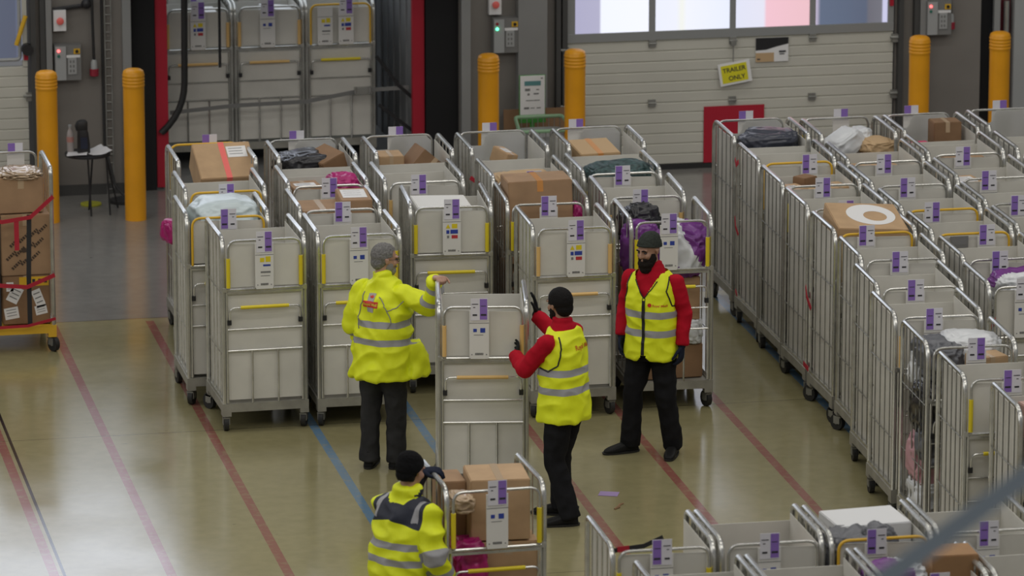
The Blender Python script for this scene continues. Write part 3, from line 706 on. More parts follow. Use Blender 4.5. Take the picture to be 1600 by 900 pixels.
# right block, first column (its wire sides face the open floor), back to front
R1 = [(10.99,43.90,True,'steel',.03,'R','back roll cage of the right block beside the open floor, dark bag inside',True,4),
      (10.97,42.12,False,'orange',.09,'L','yellow hooped roll cage second from back beside the open floor',False,4),
      (10.95,41.22,False,'yellow',-.01,'R','roll cage with loose small tan parcels, third along the open floor',False,5),
      (10.94,40.36,False,'steel',-.03,'R','roll cage hidden behind the white ringed carton beside the open floor',False,4),
      (10.93,39.46,False,'orange',-.09,'L','yellow hooped roll cage holding the carton with a white ring',False,4),
      (10.90,38.54,False,'steel',-.04,'L','empty steel hooped roll cage next nearest after the white ringed carton cage',False,5),
      (10.78,37.62,False,'yellow',-.05,'L','empty roll cage with yellow tipped bar, third behind the open bag filled cage',False,4),
      (10.67,36.72,False,'tan',-.05,'L','empty roll cage directly behind the one with black, white and pink bags',False,4),
      (10.66,35.80,False,'steel',.02,'R','open roll cage stuffed with black, white and pink bags seen through its side',False,6),
      (10.67,34.86,False,'yellow',-.0,'L','lined roll cage with yellow grips in front of the bag stuffed open cage',False,5),
      (10.80,33.93,False,'steel',.0,'R','nearest roll cage of the right block, wire side cut by the picture edge',False,4)]
for i, (x, y, rev, g, off, sd, l, st, nw) in enumerate(R1):
    cage(l, x, y, radians(-1.5 if i > 4 else 0), rev, g, off, sd, 'open' if i == 8 else 'full', (1, 1, 1, 0, 1, 1, 2, 2, 1, 0, 1)[i], GR, step=st, nw=nw)
R2 = [(11.75,43.82,True,'yellow',-.05,'L','unlined back roll cage with white and kraft mailers, right block second column','open',False),
      (11.72,42.00,False,'tan',-.04,'R','roll cage with a brown carton edge inside, second column behind grey one','full',False),
      (11.68,41.08,False,'steel',-.05,'L','roll cage with plain steel hoop, third from back in the second column','full',False),
      (11.68,40.16,False,'orange',-.10,'R','yellow hooped roll cage with two wire bars, second column right block','full',False),
      (11.69,39.30,False,'orange',.10,'L','yellow hooped roll cage with dark grey plate hanging on its bar','full',False),
      (11.69,38.40,False,'steel',-.06,'L','roll cage with warning stickers just behind the purple and white bag','full',False),
      (11.63,37.50,False,'steel',-.07,'R','open roll cage with red strap holding a purple and white bag','noback',False)]
for i, (x, y, rev, g, off, sd, l, li, st) in enumerate(R2):
    cage(l, x, y, radians(-1 if i > 4 else 0), rev, g, off, sd, li, (0, 1, 1, 1, 1, 0, 1)[i], GR, step=st, nw=4 if i else 5)
R3 = [(12.50,43.84,True,'steel',.05,'R','back roll cage with one brown carton and pink scrap, by the fifth bollard'),
      (12.47,42.16,False,'tan',-.05,'R','roll cage second from back in the third column of the right block'),
      (12.45,41.21,False,'steel',-.08,'L','roll cage with flat tan parcel top, third column of the right block'),
      (12.42,40.26,False,'steel',-.08,'L','roll cage cut by the right edge, fourth back in the third column'),
      (12.42,39.36,False,'steel',.0,'L','roll cage mostly outside the right edge, near the dark plated cage')]
for i, (x, y, rev, g, off, sd, l) in enumerate(R3): cage(l, x, y, 0, rev, g, off, sd, 'full', 1, GR, step=i == 0)
cage('back roll cage in the far right corner, below the last bollard', 13.28, 43.90, 0, True, 'steel', .0, 'L', 'full', 1, GR, step=True)
cage('roll cage cut by the right edge, second from back in the corner column', 13.26, 42.15, 0, False, 'steel', .0, 'L', 'full', 1, GR)

# in the trailer
for i, x in enumerate((6.88, 7.58, 8.28)):
    cage(('front left roll cage in the trailer, half hidden by the black hose', 'middle front roll cage in the trailer, plain white plate', 'front right roll cage in the trailer carrying two label plates')[i], x, 49.50, 0, False, ('tan', 'tan', 'orange')[i], (.0, -.02, .05)[i], 'R', 'full', (0, 1, 0)[i], GT, z0=.10)
    cage(('rear left roll cage in the trailer behind the black hose', 'rear middle roll cage in the trailer with pink bag on top', 'rear right roll cage in the trailer behind the two plates')[i], x+.12, 50.42, 0, False, ('steel', 'lime', 'steel')[i], (.0, -.02, .02)[i], ('L', 'L', 'R')[i], 'full', 1, GT, z0=.10)
tt = [o for o in bpy.data.objects if o.get('label') == 'front right roll cage in the trailer carrying two label plates'][0]
h = link('label_plate', cached(('h', 2), lambda: m_holder(2)), tt, (-.155, .004, 0))

# pushed by the men, the box cage, and the left aisle cage
MOV = cage('tall white lined roll cage being pushed by two men', 7.375, 37.68, radians(-9.5), False, 'tan', -.03, 'R', 'full', 1)
BOXC = cage('open roll cage with brown cartons and pink bags beside the man in black beanie', 6.50, 32.76, radians(2.5), False, 'yellow', -.0, 'R', 'open', 1, nw=4)
LC = cage('roll cage with yellow base and strapped cartons at the left edge', 4.39, 43.84, 0, True, 'steel', -.12, 'R', 'open', 1, frame='yellow', nw=5, back=False)

# along the bottom edge
cage('roll cage with black and red strap inside, left end of the bottom row', 7.28, 31.21, 0, False, 'lime', -.02, 'L', 'noback', 1, GF)
cage('empty roll cage second from the left in the bottom row', 7.995, 31.21, 0, False, 'steel', -.03, 'R', 'full', 1, GF)
cage('yellow hooped roll cage with white box and grey bag in the bottom row', 8.71, 31.17, 0, False, 'orange', -.05, 'L', 'noback', 1, GF)
cage('roll cage right of the yellow hooped one in the bottom row', 9.425, 31.20, 0, False, 'steel', -.01, 'L', 'full', 1, GF)
for i, (x, l) in enumerate(((7.36,'cut off roll cage at the bottom edge, leftmost of the nearest row'), (8.075,'cut off roll cage at the bottom edge, second of the nearest row'), (8.79,'cut off roll cage at the bottom edge holding brown box and purple bag'), (9.51,'cut off roll cage at the bottom edge, right of the brown box'))):
    cage(l, x, 30.16, 0, False, 'steel', 0, 'L', 'full' if i != 2 else 'noback', 1, GF)

# dark plate on one yellow hoop
b = MB(); b.box2((11.50,38.878+.40,1.47), (11.65,38.888+.40,1.555)); 
dk = [o for o in bpy.data.objects if str(o.get('label', '')).startswith('yellow hooped roll cage with dark grey plate')][0]
b = MB(); b.box2((-.20,-.418,1.46), (-.05,-.412,1.555), 0); b.box2((-.185,-.4195,1.485), (-.065,-.418,1.53), 1); link('dark_plate', b.mesh('dp', [GREYP, GREYINK], 0), dk)

# straps tied to cages
def strap(label, pts, w=.03, m=STRAPR):
    b = MB(); ribbon(b, pts, w, side=V((0,0,1))); o = link('webbing_strap', b.mesh('ws', [m], 0)); return tag(o, label, 'strap', 'red webbing straps')
strap('red strap end hanging on the back right block cage near its top', [(10.60,42.86,1.46),(10.595,42.80,1.42),(10.60,42.74,1.46)], .04)
strap('red strap end low down beside the first wheels of right block', [(10.60,42.85,.95),(10.59,42.78,.88),(10.60,42.72,.82)])
strap('short red strap at base of the second right block cage', [(10.60,42.80,.31),(10.59,42.70,.29)])
strap('red strap on side of the roll cage before the white ringed carton', [(10.57,40.30,.95),(10.56,40.22,.88),(10.57,40.12,.80)], .04)
strap('short red strap at cage foot below the white ringed carton', [(10.56,40.30,.30),(10.56,40.14,.29)], .04)
strap('red strap tied on the open cage at right picture edge', [(11.27,37.40,1.28),(11.26,37.28,1.34),(11.25,37.20,1.40)], .035)
strap('red strap tied across back of the roll cage by the third column', [(8.31,43.02,1.36),(8.40,42.96,1.30),(8.48,42.95,1.24)], .035)
b = MB(); ribbon(b, [(6.97,31.97,1.36),(7.1,31.95,1.35),(7.18,31.955,1.36),(7.32,31.96,1.37),(7.45,31.97,1.42)], .03); o = link('webbing_strap', b.mesh('ws', [STRAPB], 0)); tag(o, 'black strap across the back of the leftmost bottom row cage', 'strap')
b = MB(); ribbon(b, [(7.14,31.945,1.36),(7.22,31.948,1.365)], .036); link('red_patch', b.mesh('rp', [STRAPR], 0), o)

# ------------------------------------------------------------------ loads
GB = 'loose parcels and bags in the left block'; GC = 'loose parcels and bags in the right block'
carton('large brown carton with red striped tape tipped forward by the left aisle', (6.24,43.50,1.30), (.50,.46,.26), .06, CARD3, (.50,0), True, [(.12,.1,.17,.14)], tapem=REDT)
bag('pale blue plastic bag bulging from the left column cage', (5.96,41.50,1.45), (.56,.60,.36), PBLUE, 4, .1, crease=.07, fold=2.0)
bag('magenta bag poking out of the left aisle cage side', (5.76,43.12,.98), (.15,.26,.20), MAG, 8, .4, crease=.10)
bag('pink patterned cloth bundle low in the left aisle cage', (5.98,43.15,.50), (.30,.5,.50), mat('dusty_pink_cloth', (.42,.23,.22), .8, 0, .4, 14), 9, 0, cat='cloth bundle', name='cloth_bundle')
bag('shiny black bag on top in the second column back cage', (6.93,43.42,1.45), (.46,.44,.24), PBLACK, 11, .3, crease=.09)
carton('torn brown carton leaning right of the shiny black bag', (7.15,43.38,1.35), (.24,.30,.22), .4, CARD2, (.1,-.35), False)
carton('brown carton under the shiny black bag in the second column', (6.98,43.28,1.02), (.50,.36,.32), .1, CARD, (0,0))
bag('bright pink bag in the second column behind the cartons', (7.08,42.32,1.47), (.26,.28,.26), MAG, 13, .2, m2=MAG, split=lambda c: False)
carton('small brown carton with white slip left of the bright pink bag', (6.78,42.42,1.28), (.26,.30,.22), .08, CARD, (0,0), True, [(0,0,.18,.10)])
carton('long brown carton left of the white topped carton, second column', (6.76,41.50,1.30), (.36,.42,.23), 0, CARD, (0,0))
carton('brown carton with white label sheet on top, second column', (7.04,41.50,1.33), (.26,.46,.28), -.06, CARD, (0,0), False, [(0,.02,.2,.3)])
carton('tan carton standing left of the roof shaped carton', (7.68,43.44,1.24), (.22,.26,.27), 0, CARD3, (0,0))
carton('brown carton tipped like a roof in the third column back cage', (7.88,43.38,1.30), (.27,.30,.25), .12, CARD2, (0,.72))
b = None
bag('crumpled white mailer below the roof shaped carton', (7.95,43.26,1.34), (.26,.2,.2), PWHITE, 15)
carton('flat white pack lying in the cage with coloured stickers', (7.74,41.38,1.43), (.46,.32,.12), .04, mat('white_card', (.74,.74,.72), .6), (.10,.04), False)
carton('small open tan parcel alone in the fourth column back cage', (8.64,43.30,1.40), (.12,.22,.13), .5, CARD3, (.2,.2), True, [(0,0,.07,.1)])
bag('pile of tan kraft mailers behind the big taped carton', (8.62,42.36,1.42), (.52,.42,.24), KRAFT, 17, crease=.1)
carton('big brown carton with orange stained tape standing above its cage', (8.58,41.42,1.02), (.53,.52,.68), -.07, CARD, (-.08,-.03), True, None, tapem=ORGT)
carton('brown carton under the big taped carton in the open sided cage', (8.57,41.42,.23), (.54,.56,.74), 0, CARD2, (0,0))
bag('magenta mailer wedged right of the big taped carton', (8.86,41.22,1.30), (.10,.22,.42), MAG, 21)
carton('flat tan parcel in the back cage nearest the cream door', (9.46,43.36,1.38), (.36,.40,.14), .1, KRAFT, (.12,0), True, None, tapem=ORGT)
bag('dark green tartan bag lying across the last column cage', (9.48,42.42,1.46), (.58,.44,.22), mat('tartan_cloth', (.035,.07,.07), .5, 0, .8, 30), 23, .05, crease=.1)
bag('black mesh sack at back of the purple bags cage', (9.28,40.72,1.40), (.32,.34,.40), PBLACK, 25)
bag('shiny purple bag left of the bearded man\'s head', (9.22,40.42,1.30), (.30,.34,.42), PPURP, 27, .3)
bag('white and purple bag right of the bearded man\'s head', (9.57,40.44,1.27), (.40,.40,.44), PWHITE, 31, -.3, m2=PPURP, split=lambda c: c.x*.7+c.z*.9 > .55 or c.z < -.45, tilt=(0,.35))
carton('brown carton in the middle of the purple bags cage', (9.40,40.55,.72), (.56,.55,.36), 0, CARD, (0,0))
carton('brown carton at the bottom of the purple bags cage', (9.45,40.55,.23), (.50,.52,.28), .05, CARD2, (0,0))
bag('silver grey bag squeezed low in the purple bags cage', (9.60,40.38,.62), (.22,.24,.24), PWHITE, 33)
# right block
bag('dark navy grey plastic bag on top of the first back cage, right block', (11.03,43.40,1.46), (.52,.40,.26), PNAVY, 35, .05, crease=.08)
for i, (x, y, z, d, r, m, l) in enumerate(((10.80,41.66,1.33,(.20,.22,.14),.3,CARD3,'small tan parcel at left in the cage of loose parcels'), (11.0,41.55,1.31,(.22,.26,.14),-.2,KRAFT,'kraft parcel in the middle of the loose parcels cage'), (11.16,41.62,1.36,(.18,.24,.12),.2,CARD3,'tan parcel at right in the cage of loose parcels'), (10.95,41.82,1.34,(.16,.14,.18),.6,CARD2,'dark brown parcel at back of the loose parcels cage'))):
    carton(l, (x,y,z), d, r, m, (0,0), i % 2 == 0, [(0,0,.08,.08)] if i < 2 else None)
def ring(o, d):
    b = MB(); z = d[2]+.0014; n = 40; vs = []; fs = []
    for i in range(n+1):
        a = .12*pi + 2*pi*i/n
        for r in (.48, 1.): vs.append((.04+.20*r*cos(a) + (.03 if r < 1 else 0), .03+.215*r*sin(a) - (.03 if r < 1 else 0), z))
    for i in range(n): fs.append((2*i,2*i+1,2*i+3,2*i+2))
    b.add(vs, fs); link('white_ring', b.mesh('wr', [WHITE], 0), o)
carton('large tan carton printed with a broken white ring standing above its cage', (10.94,39.93,1.28), (.58,.56,.34), -.03, CARD3, (.16,.06), False, extra=ring)
carton('brown carton under the white ringed carton', (10.94,39.92,.23), (.56,.60,.98), 0, CARD2, (0,0))
bag('white mailer with dark print in the unlined back cage, right block', (11.66,43.22,1.47), (.34,.26,.22), PWHITE, 41, .5, crease=.07, fold=2.0, tilt=(0,-.45))
bag('kraft mailer lying right of the white mailers, right block back cage', (11.95,43.22,1.44), (.32,.34,.14), KRAFT, 43, .2, crease=.08)
bag('grey white mailer behind the kraft mailer in the back cage', (11.86,43.40,1.46), (.20,.24,.22), PWHITE, 45, -.3, crease=.08)
carton('brown carton filling the lower unlined back cage', (11.75,43.38,.23), (.54,.6,1.08), 0, CARD, (0,0))
carton('tan carton edge inside second column cage by the unlined one', (11.70,42.42,1.27), (.50,.40,.16), .04, CARD3, (0,0))
carton('square brown carton in the back cage by the fifth bollard', (12.64,43.46,1.32), (.25,.20,.27), 0, CARD2, (0,0))
carton('flat pink packet left of the square brown carton', (12.36,43.30,1.38), (.20,.18,.05), .1, mat('hot_pink', (.62,.06,.16), .5), (0,0), False)
carton('thin brown carton lying in the third column second cage', (12.55,42.58,1.40), (.36,.14,.06), .03, CARD, (0,0), False)
carton('flat tan and white parcel at left in the third column cage', (12.28,41.60,1.36), (.26,.32,.12), .1, CARD3, (0,0), True, [(0,0,.18,.2)])
bag('purple and white bag bulging from the red strapped cage', (11.68,37.92,1.46), (.50,.42,.26), PWHITE, 51, .2, m2=PPURP, split=lambda c: c.z > .18 and c.y > -.2)
bag('white plastic bag on top of the stuffed open cage', (10.78,36.30,1.42), (.46,.40,.26), PWHITE, 53, -.1, crease=.08)
bag('dark grey bag spilling left of the white plastic bag', (10.52,36.25,1.38), (.30,.46,.30), PGREY, 55, .1)
bag('black sack filling the upper side of the stuffed open cage', (10.47,36.12,1.02), (.26,.56,.44), PBLACK, 57)
bag('silver clear bag on the side of the stuffed open cage', (10.45,36.36,1.28), (.20,.24,.30), PWHITE, 59)
carton('small tan carton right of the white bag in the stuffed cage', (10.82,35.98,1.36), (.26,.20,.10), .2, CARD3, (0,0))
bag('grey bag in the middle of the stuffed open cage side', (10.46,35.80+.22,.78), (.24,.34,.30), PGREY, 61)
bag('pink bag low in the stuffed open cage side', (10.46,36.24,.62), (.24,.46,.40), mat('pale_pink', (.50,.28,.31), .45), 63)
bag('white carrier bag at the bottom of the stuffed open cage', (10.46,36.22,.35), (.24,.50,.26), PWHITE, 65)
carton('tall brown carton upright in the stuffed open cage', (10.74,36.15,.23), (.28,.58,.86), 0, CARD, (0,0))
carton('pinkish flat box in the nearest right edge cage', (10.86,34.42,1.24), (.42,.36,.24), .1, mat('pinkish_card', (.48,.33,.28), .6), (0,0), False)
# trailer
bag('magenta bag on top of the middle trailer cages', (7.62,50.75,1.66), (.46,.36,.18), MAG, 71)
carton('white box behind the middle trailer cage plate', (7.70,49.95,1.30), (.30,.3,.28), .1, WHITE, (0,.1), False)
carton('white box in the left trailer cage beside its plate', (7.02,49.85,1.30), (.16,.3,.30), .0, WHITE, (0,0), False)
carton('yellow packet in the rear middle trailer cage', (7.86,50.80,1.42), (.11,.2,.20), .0, mat('packet_yellow', (.62,.42,.03), .5), (0,0), False)
# box cage beside the crouched man
carton('upper brown carton on the open cage by the black beanie man', (6.58,33.16,1.16), (.40,.40,.42), -.06, CARD3, (0,0), True)
carton('lower brown carton under the upper one, open cage at bottom', (6.62,33.18,.66), (.42,.46,.49), 0, CARD3, (0,0), True)
carton('narrow brown carton standing at left inside the open bottom cage', (6.29,33.34,.66), (.18,.30,.86), 0, CARD, (0,0), False)
bag('clear wrapped carton at the rail in the open bottom cage', (6.30,32.98,1.44), (.17,.26,.12), TAPE, 73, .05, cat='wrapped parcel')
bag('magenta bag at left of the open bottom cage, below its rail', (6.34,32.98,.98), (.26,.34,.42), MAG, 75)
bag('magenta and silver bag lowest right in the open bottom cage', (6.66,32.93,.53), (.34,.26,.28), MAG, 77, .4, m2=PWHITE, split=lambda c: c.x > .45)
bag('kraft mailer low in the middle of the open bottom cage', (6.42,32.95,.50), (.24,.24,.26), KRAFT, 79)
# left aisle cage: three cartons stacked behind straps
def diag(o, d):
    b = MB()
    for i in range(-3, 5):
        for k in range(3):
            cx = -.16+.13*i*.6+k*.11; cz = .06+k*.15+i*.035
            if not (.03 < cz < d[2]-.04 and abs(cx) < d[0]/2-.06): continue
            M = Matrix.Translation((cx,-d[1]/2-.0015,cz)) @ Matrix.Rotation(-.75, 4, 'Y')
            for q, ww in ((-.045,.016), (-.022,.014), (.0,.018), (.024,.014), (.045,.012)): b.box2((q-ww/2,-.0005,-.013), (q+ww/2,.0005,.013), 0, M)
    b.lathe([(.022,0),(.022,.001)], 16, 0, Matrix.Translation((-.02,-d[1]/2-.0025,.22)) @ FACE)
    link('printed_pattern', b.mesh('pp', [mat('brown_ink', (.07,.045,.03), .7)], 0), o)
carton('middle brown carton printed with diagonal dark marks, left edge cage', (4.50,43.37,.66), (.42,.50,.52), .02, CARD, (0,0), True, extra=diag)
def slips(o, d):
    b = MB(); y0 = -d[1]/2
    for x, z, wd, h, a in ((-.10,.26,.10,.14,.5), (-.13,.10,.12,.10,-.15), (.10,.22,.08,.16,-.35), (.12,.12,.10,.08,-.2), (-.14,.33,.06,.08,0)):
        b.box((0,0,0), (wd,.002,h), 0, Matrix.Translation((x,y0-.002,z)) @ Matrix.Rotation(a, 4, 'Y'))
        for k in range(3): b.box((0,-.0015,h*.3-k*h*.25), (wd*.7,.001,h*.06), 2, Matrix.Translation((x,y0-.002,z)) @ Matrix.Rotation(a, 4, 'Y'))
    b.box2((-.06,y0-.0015,.33), (d[0]/2-.01,y0,.41), 1)
    for k in range(3): b.box2((.05+k*.05,y0-.0025,.355), (.075+k*.05,y0-.0015,.39), 3)
    link('stuck_labels', b.mesh('sl', [WHITE, YORG, GREYINK, INK], 0), o)
carton('bottom brown carton covered with white labels, left edge cage', (4.50,43.37,.235), (.40,.50,.42), 0, CARD2, (0,0), True, extra=slips)
carton('top brown carton with peeling clear tape, left edge cage', (4.47,43.40,1.19), (.38,.46,.30), .03, CARD, (0,0), True)
bag('crumpled clear wrapping on the top carton, left edge cage', (4.49,43.36,1.50), (.34,.42,.06), TAPE, 83, crease=.3, cat='wrapping', name='plastic_wrapping')
bag('dark bundle at the picture edge in the strapped left cage', (4.17,43.35,.75), (.20,.4,1.0), PBLACK, 85)
t = thing('webbing_straps', 'red and black webbing straps across the left edge cage front', 'straps', (4.39,43.0,0))
b = MB()
for x in (-.14, .12): ribbon(b, [(x,-.02,.26),(x-.005,-.045,.7),(x+.01,-.03,1.22)], .04, .004, 0, V((1,0,0)))
ribbon(b, [(0-.33,.0,.95),(-.33,.02,.3)], .12, .004, 0, V((1,0,0)))
link('black_webbing', b.mesh('bw', [STRAPB], 0), t)
b = MB()
ribbon(b, [(-.34,.0,1.22),(-.1,-.05,1.17),(.14,-.045,1.20),(.34,.0,1.36)], .035); ribbon(b, [(-.34,.0,.64),(-.1,-.055,.62),(.1,-.055,.60),(.34,.0,.68)], .035); ribbon(b, [(-.34,.0,.24),(.1,-.05,.26),(.34,.0,.30)], .025)
ribbon(b, [(.02,-.045,1.18),(.02,-.05,.92)], .04, .004, 0, V((1,0,0)))
link('red_webbing', b.mesh('rw', [STRAPR], 0), t)
# bottom edge
carton('white box in the yellow hooped bottom row cage', (8.74,31.72,1.10), (.50,.40,.46), .08, mat('white_box_card', (.72,.73,.74), .55), (0,0), False)
bag('crumpled grey plastic bag in front of the white box', (8.56,31.42,1.38), (.42,.34,.34), PGREY, 91, .2, crease=.22)
bag('pointed dark grey bag end beside the white box', (8.74,31.40,1.44), (.22,.2,.30), PGREY, 93, .6)
carton('brown box standing in the cut off cage at the bottom edge', (9.0,30.62,1.12), (.30,.26,.52), -.02, mat('warm_cardboard', (.34,.19,.085), .7, 0, .08, 6), (0,0), False)
bag('purple and white bag left of the brown box at the bottom edge', (8.62,30.60,1.46), (.36,.34,.26), PWHITE, 95, .4, m2=PPURP, split=lambda c: c.x < .25)
carton('dark brown carton inside the second bottom row cage', (8.10,31.6,1.15), (.3,.3,.2), 0, CARD2, (0,0), False)

# ------------------------------------------------------------------ people
SKIN = mat('skin_warm', (.44, .25, .18), .5, 0, .06, 20); SKIN2 = mat('skin_tan', (.36, .20, .13), .5, 0, .06, 20)
HAIRG = mat('grey_hair', (.17, .165, .16), .7, 0, .3, 60, .5, 120); HAIRK = mat('black_hair', (.010, .009, .009), .65, 0, 0, 8, .4, 150)
BEARD = mat('dark_beard', (.018, .014, .012), .8, 0, 0, 8, .6, 140)
TRK = mat('black_trousers', (.012, .012, .014), .8, 0, .2, 12); TRG = mat('charcoal_trousers', (.035, .035, .036), .85, 0, .2, 12)
BOOT = mat('black_boots', (.014, .014, .014), .45); GLOVE = mat('black_gloves', (.012, .013, .014), .75); GLOVEN = mat('navy_gloves', (.014, .018, .035), .75)
FLEECE = mat('red_fleece', (.42, .008, .022), .85, 0, .08, 15); KNIT = mat('grey_green_knit', (.040, .046, .040), .9, 0, .2, 60, .5, 200); KNITK = mat('black_knit', (.008, .008, .009), .9, 0, .2, 60, .5, 200)
EYE = mat('dark_eye', (.02, .015, .012), .3); LIP = mat('lip', (.33, .14, .11), .5); NAVY = mat('navy_cloth', (.014, .018, .035), .8)
ZIP = mat('black_zip', (.012, .012, .012), .6)

def hivis(name, yoke=False):
    """fluorescent cloth; the 'band' attribute is > 0 on the sewn reflective tape, 'yoke' > 0 on the navy shoulders"""
    if name in MATS: return MATS[name]
    m = bpy.data.materials.new(name); m.use_nodes = True; nt = m.node_tree; N = nt.nodes; L = nt.links; b = N['Principled BSDF']
    def att(n):
        a = N.new('ShaderNodeAttribute'); a.attribute_name = n
        g = N.new('ShaderNodeMath'); g.operation = 'GREATER_THAN'; g.inputs[1].default_value = 0; L.new(a.outputs['Fac'], g.inputs[0]); return g.outputs[0]
    base = (.80, .88, .010, 1)
    mx = N.new('ShaderNodeMix'); mx.data_type = 'RGBA'; mx.inputs[6].default_value = base; mx.inputs[7].default_value = (.014, .018, .035, 1)
    if yoke: L.new(att('yoke'), mx.inputs[0])
    else: mx.inputs[0].default_value = 0
    m2 = N.new('ShaderNodeMix'); m2.data_type = 'RGBA'; bd = att('band'); L.new(bd, m2.inputs[0]); L.new(mx.outputs[2], m2.inputs[6]); m2.inputs[7].default_value = (.34, .34, .36, 1)
    L.new(m2.outputs[2], b.inputs['Base Color']); b.inputs['Roughness'].default_value = .6
    tc = N.new('ShaderNodeTexCoord'); nz = N.new('ShaderNodeTexNoise'); nz.inputs['Scale'].default_value = 22; nz.inputs['Detail'].default_value = 3; L.new(tc.outputs['Object'], nz.inputs['Vector'])
    bp = N.new('ShaderNodeBump'); bp.inputs['Strength'].default_value = .25; bp.inputs['Distance'].default_value = .01; L.new(nz.outputs['Fac'], bp.inputs['Height']); L.new(bp.outputs[0], b.inputs['Normal'])
    MATS[name] = m; return m

for _m in (TRK, TRG, KNIT, KNITK, HAIRK, BEARD, GLOVE, GLOVEN, NAVY, FLEECE, BOOT): _m.node_tree.nodes['Principled BSDF'].inputs['Specular IOR Level'].default_value = .12
def lerp(a, b, t): return a + (b-a)*t
def torso(mb, spine, prof, off=0., n=24, p=2.4, sx=None):
    """prof: (t along spine height z, rx, ry, dy); spine maps z to centre and frame"""
    rings = []
    for z, rx, ry, dy in prof:
        c, ux, uy = spine(z); rings.append((c + uy*dy, ux*(rx+off), uy*(ry+off)))
    mb.loft(rings, n, 0, None, p)
def fingers(mb, wrist, d, palm, side, curl, s=1., r=.0088, spread=.10, curls=None, thumb=.9):
    """hand from the wrist: d hand direction, palm normal the fingers close to, side +1/-1 the thumb side (along palm x d)"""
    d = d.normalized(); palm = (palm - d*palm.dot(d)).normalized(); lat = palm.cross(d).normalized()*side
    w = V(wrist)
    mb.loft([(w, lat*.028*s, palm*.019*s), (w+d*.03*s, lat*.036*s, palm*.017*s), (w+d*.065*s, lat*.042*s, palm*.015*s), (w+d*.092*s, lat*.040*s, palm*.012*s)], 14, p=3)
    L_ = [.070, .080, .074, .058]
    for k in range(4):
        b0 = w + d*.086*s + lat*(.031-.0205*k)*s
        a = spread*(1.5-k)*.5; dd = (d*cos(a) + lat*sin(a)).normalized(); c = curls[k] if curls else curl
        pts = [b0 - dd*.02*s, b0]; ang = 0
        for q, fr in enumerate((.45, .31, .24)):
            ang += c*(.75, 1., .7)[q]; pts.append(pts[-1] + (dd*cos(ang) + palm*sin(ang))*L_[k]*fr*s)
        mb.chain(pts, [r*1.1*s, r*1.08*s, r*s, r*.95*s, r*.85*s], 8)
    t0 = w + d*.025*s + lat*.030*s; t1 = t0 + (lat*.72 + d*.62 + palm*.25).normalized()*.040*s
    t2 = t1 + (lat*(.45-.4*thumb*.5) + d*.8 + palm*.55*thumb).normalized()*.032*s; t3 = t2 + (lat*(.1-.35*thumb*.5) + d*.8 + palm*.75*thumb).normalized()*.026*s
    mb.chain([t0, t1, t2, t3], [.0155*s, .0125*s, .0105*s, .0088*s], 8)
def boot(toe_to_heel, ankle, name, par, M):
    b = MB()
    # local boot: heel at origin, toe along -Y
    b.loft([((0,.065,.012),(.026,0,0),(0,0,.012)),((0,.06,.03),(.034,0,0),(0,0,.03)),((0,.02,.045),(.040,0,0),(0,0,.045)),((0,-.06,.045),(.042,0,0),(0,0,.044)),((0,-.12,.036),(.049,0,0),(0,0,.034)),((0,-.175,.028),(.048,0,0),(0,0,.026)),((0,-.21,.022),(.036,0,0),(0,0,.018)),((0,-.225,.018),(.018,0,0),(0,0,.010))], 18, 0, M, 2.6)
    b.loft([((0,.012,.03),(.040,0,0),(0,.052,0)),((0,.015,.09),(.041,0,0),(0,.052,0)),((0,.018,.15),(.046,0,0),(0,.055,0))], 18, 0, M)
    me = remesh(b, .007, 3)
    me.materials.append(BOOT); o = link('boot', me, par)
    s = MB(); s.loft([((0,-.08,.0),(.046,0,0),(0,.155,0)),((0,-.08,.016),(.050,0,0),(0,.160,0))], 24, 0, M, 2.8)
    link('sole', s.mesh('sole', [RUB]), o); return o
def head_geo(mb, H, beard=False):
    """H: matrix of the head (origin between the ears, face along -Y)"""
    R = H.to_3x3()
    def e(c, r): mb.ell(H @ V(c), r, R, 18)
    e((0,.012,.035), (.076,.096,.090)); e((0,-.018,-.015), (.066,.078,.085)); e((0,-.030,-.070), (.046,.052,.042))   # skull, face, jaw
    e((0,-.078,-.088), (.022,.020,.018))                                            # chin
    for s in (-1, 1):
        e((s*.036,-.066,-.020), (.026,.024,.026)); e((s*.030,-.082,.030), (.028,.016,.010)) # cheek, brow ridge
        mb.loft([(H @ V((s*.072,.006,.022)), R @ V((0,.018,.004)), R @ V((s*.006,0,0))), (H @ V((s*.082,.012,.012)), R @ V((0,.021,.006)), R @ V((s*.007,0,.002))), (H @ V((s*.079,.006,-.024)), R @ V((0,.011,0)), R @ V((s*.006,0,0)))], 10) # ear
    mb.chain([H @ V((0,-.088,.024)), H @ V((0,-.104,-.004)), H @ V((0,-.109,-.020))], [.0095, .0125, .0145], 10)                          # nose
    for s in (-1, 1): e((s*.011,-.100,-.022), (.010,.011,.009))
    e((0,-.090,-.052), (.024,.012,.007)); e((0,-.088,-.062), (.020,.012,.007))        # lips
def head_parts(par, H, brow, lips=True):
    R = H.to_3x3()
    for s in (-1, 1):
        b = MB(); b.ell(H @ V((s*.031,-.081,.010)), (.0135,.0125,.0085), R, 12); link('eye', b.mesh('eye', [EYE]), par)
        b = MB(); b.tube([H @ V((s*.012,-.100,.028)), H @ V((s*.032,-.100,.034)), H @ V((s*.052,-.088,.028))], [.0045,.006,.003], 8); link('eyebrow', b.mesh('eb', [brow]), par)
    if lips:
        b = MB(); b.ell(H @ V((0,-.0965,-.057)), (.021,.009,.006), R, 12); link('mouth', b.mesh('mo', [LIP]), par)
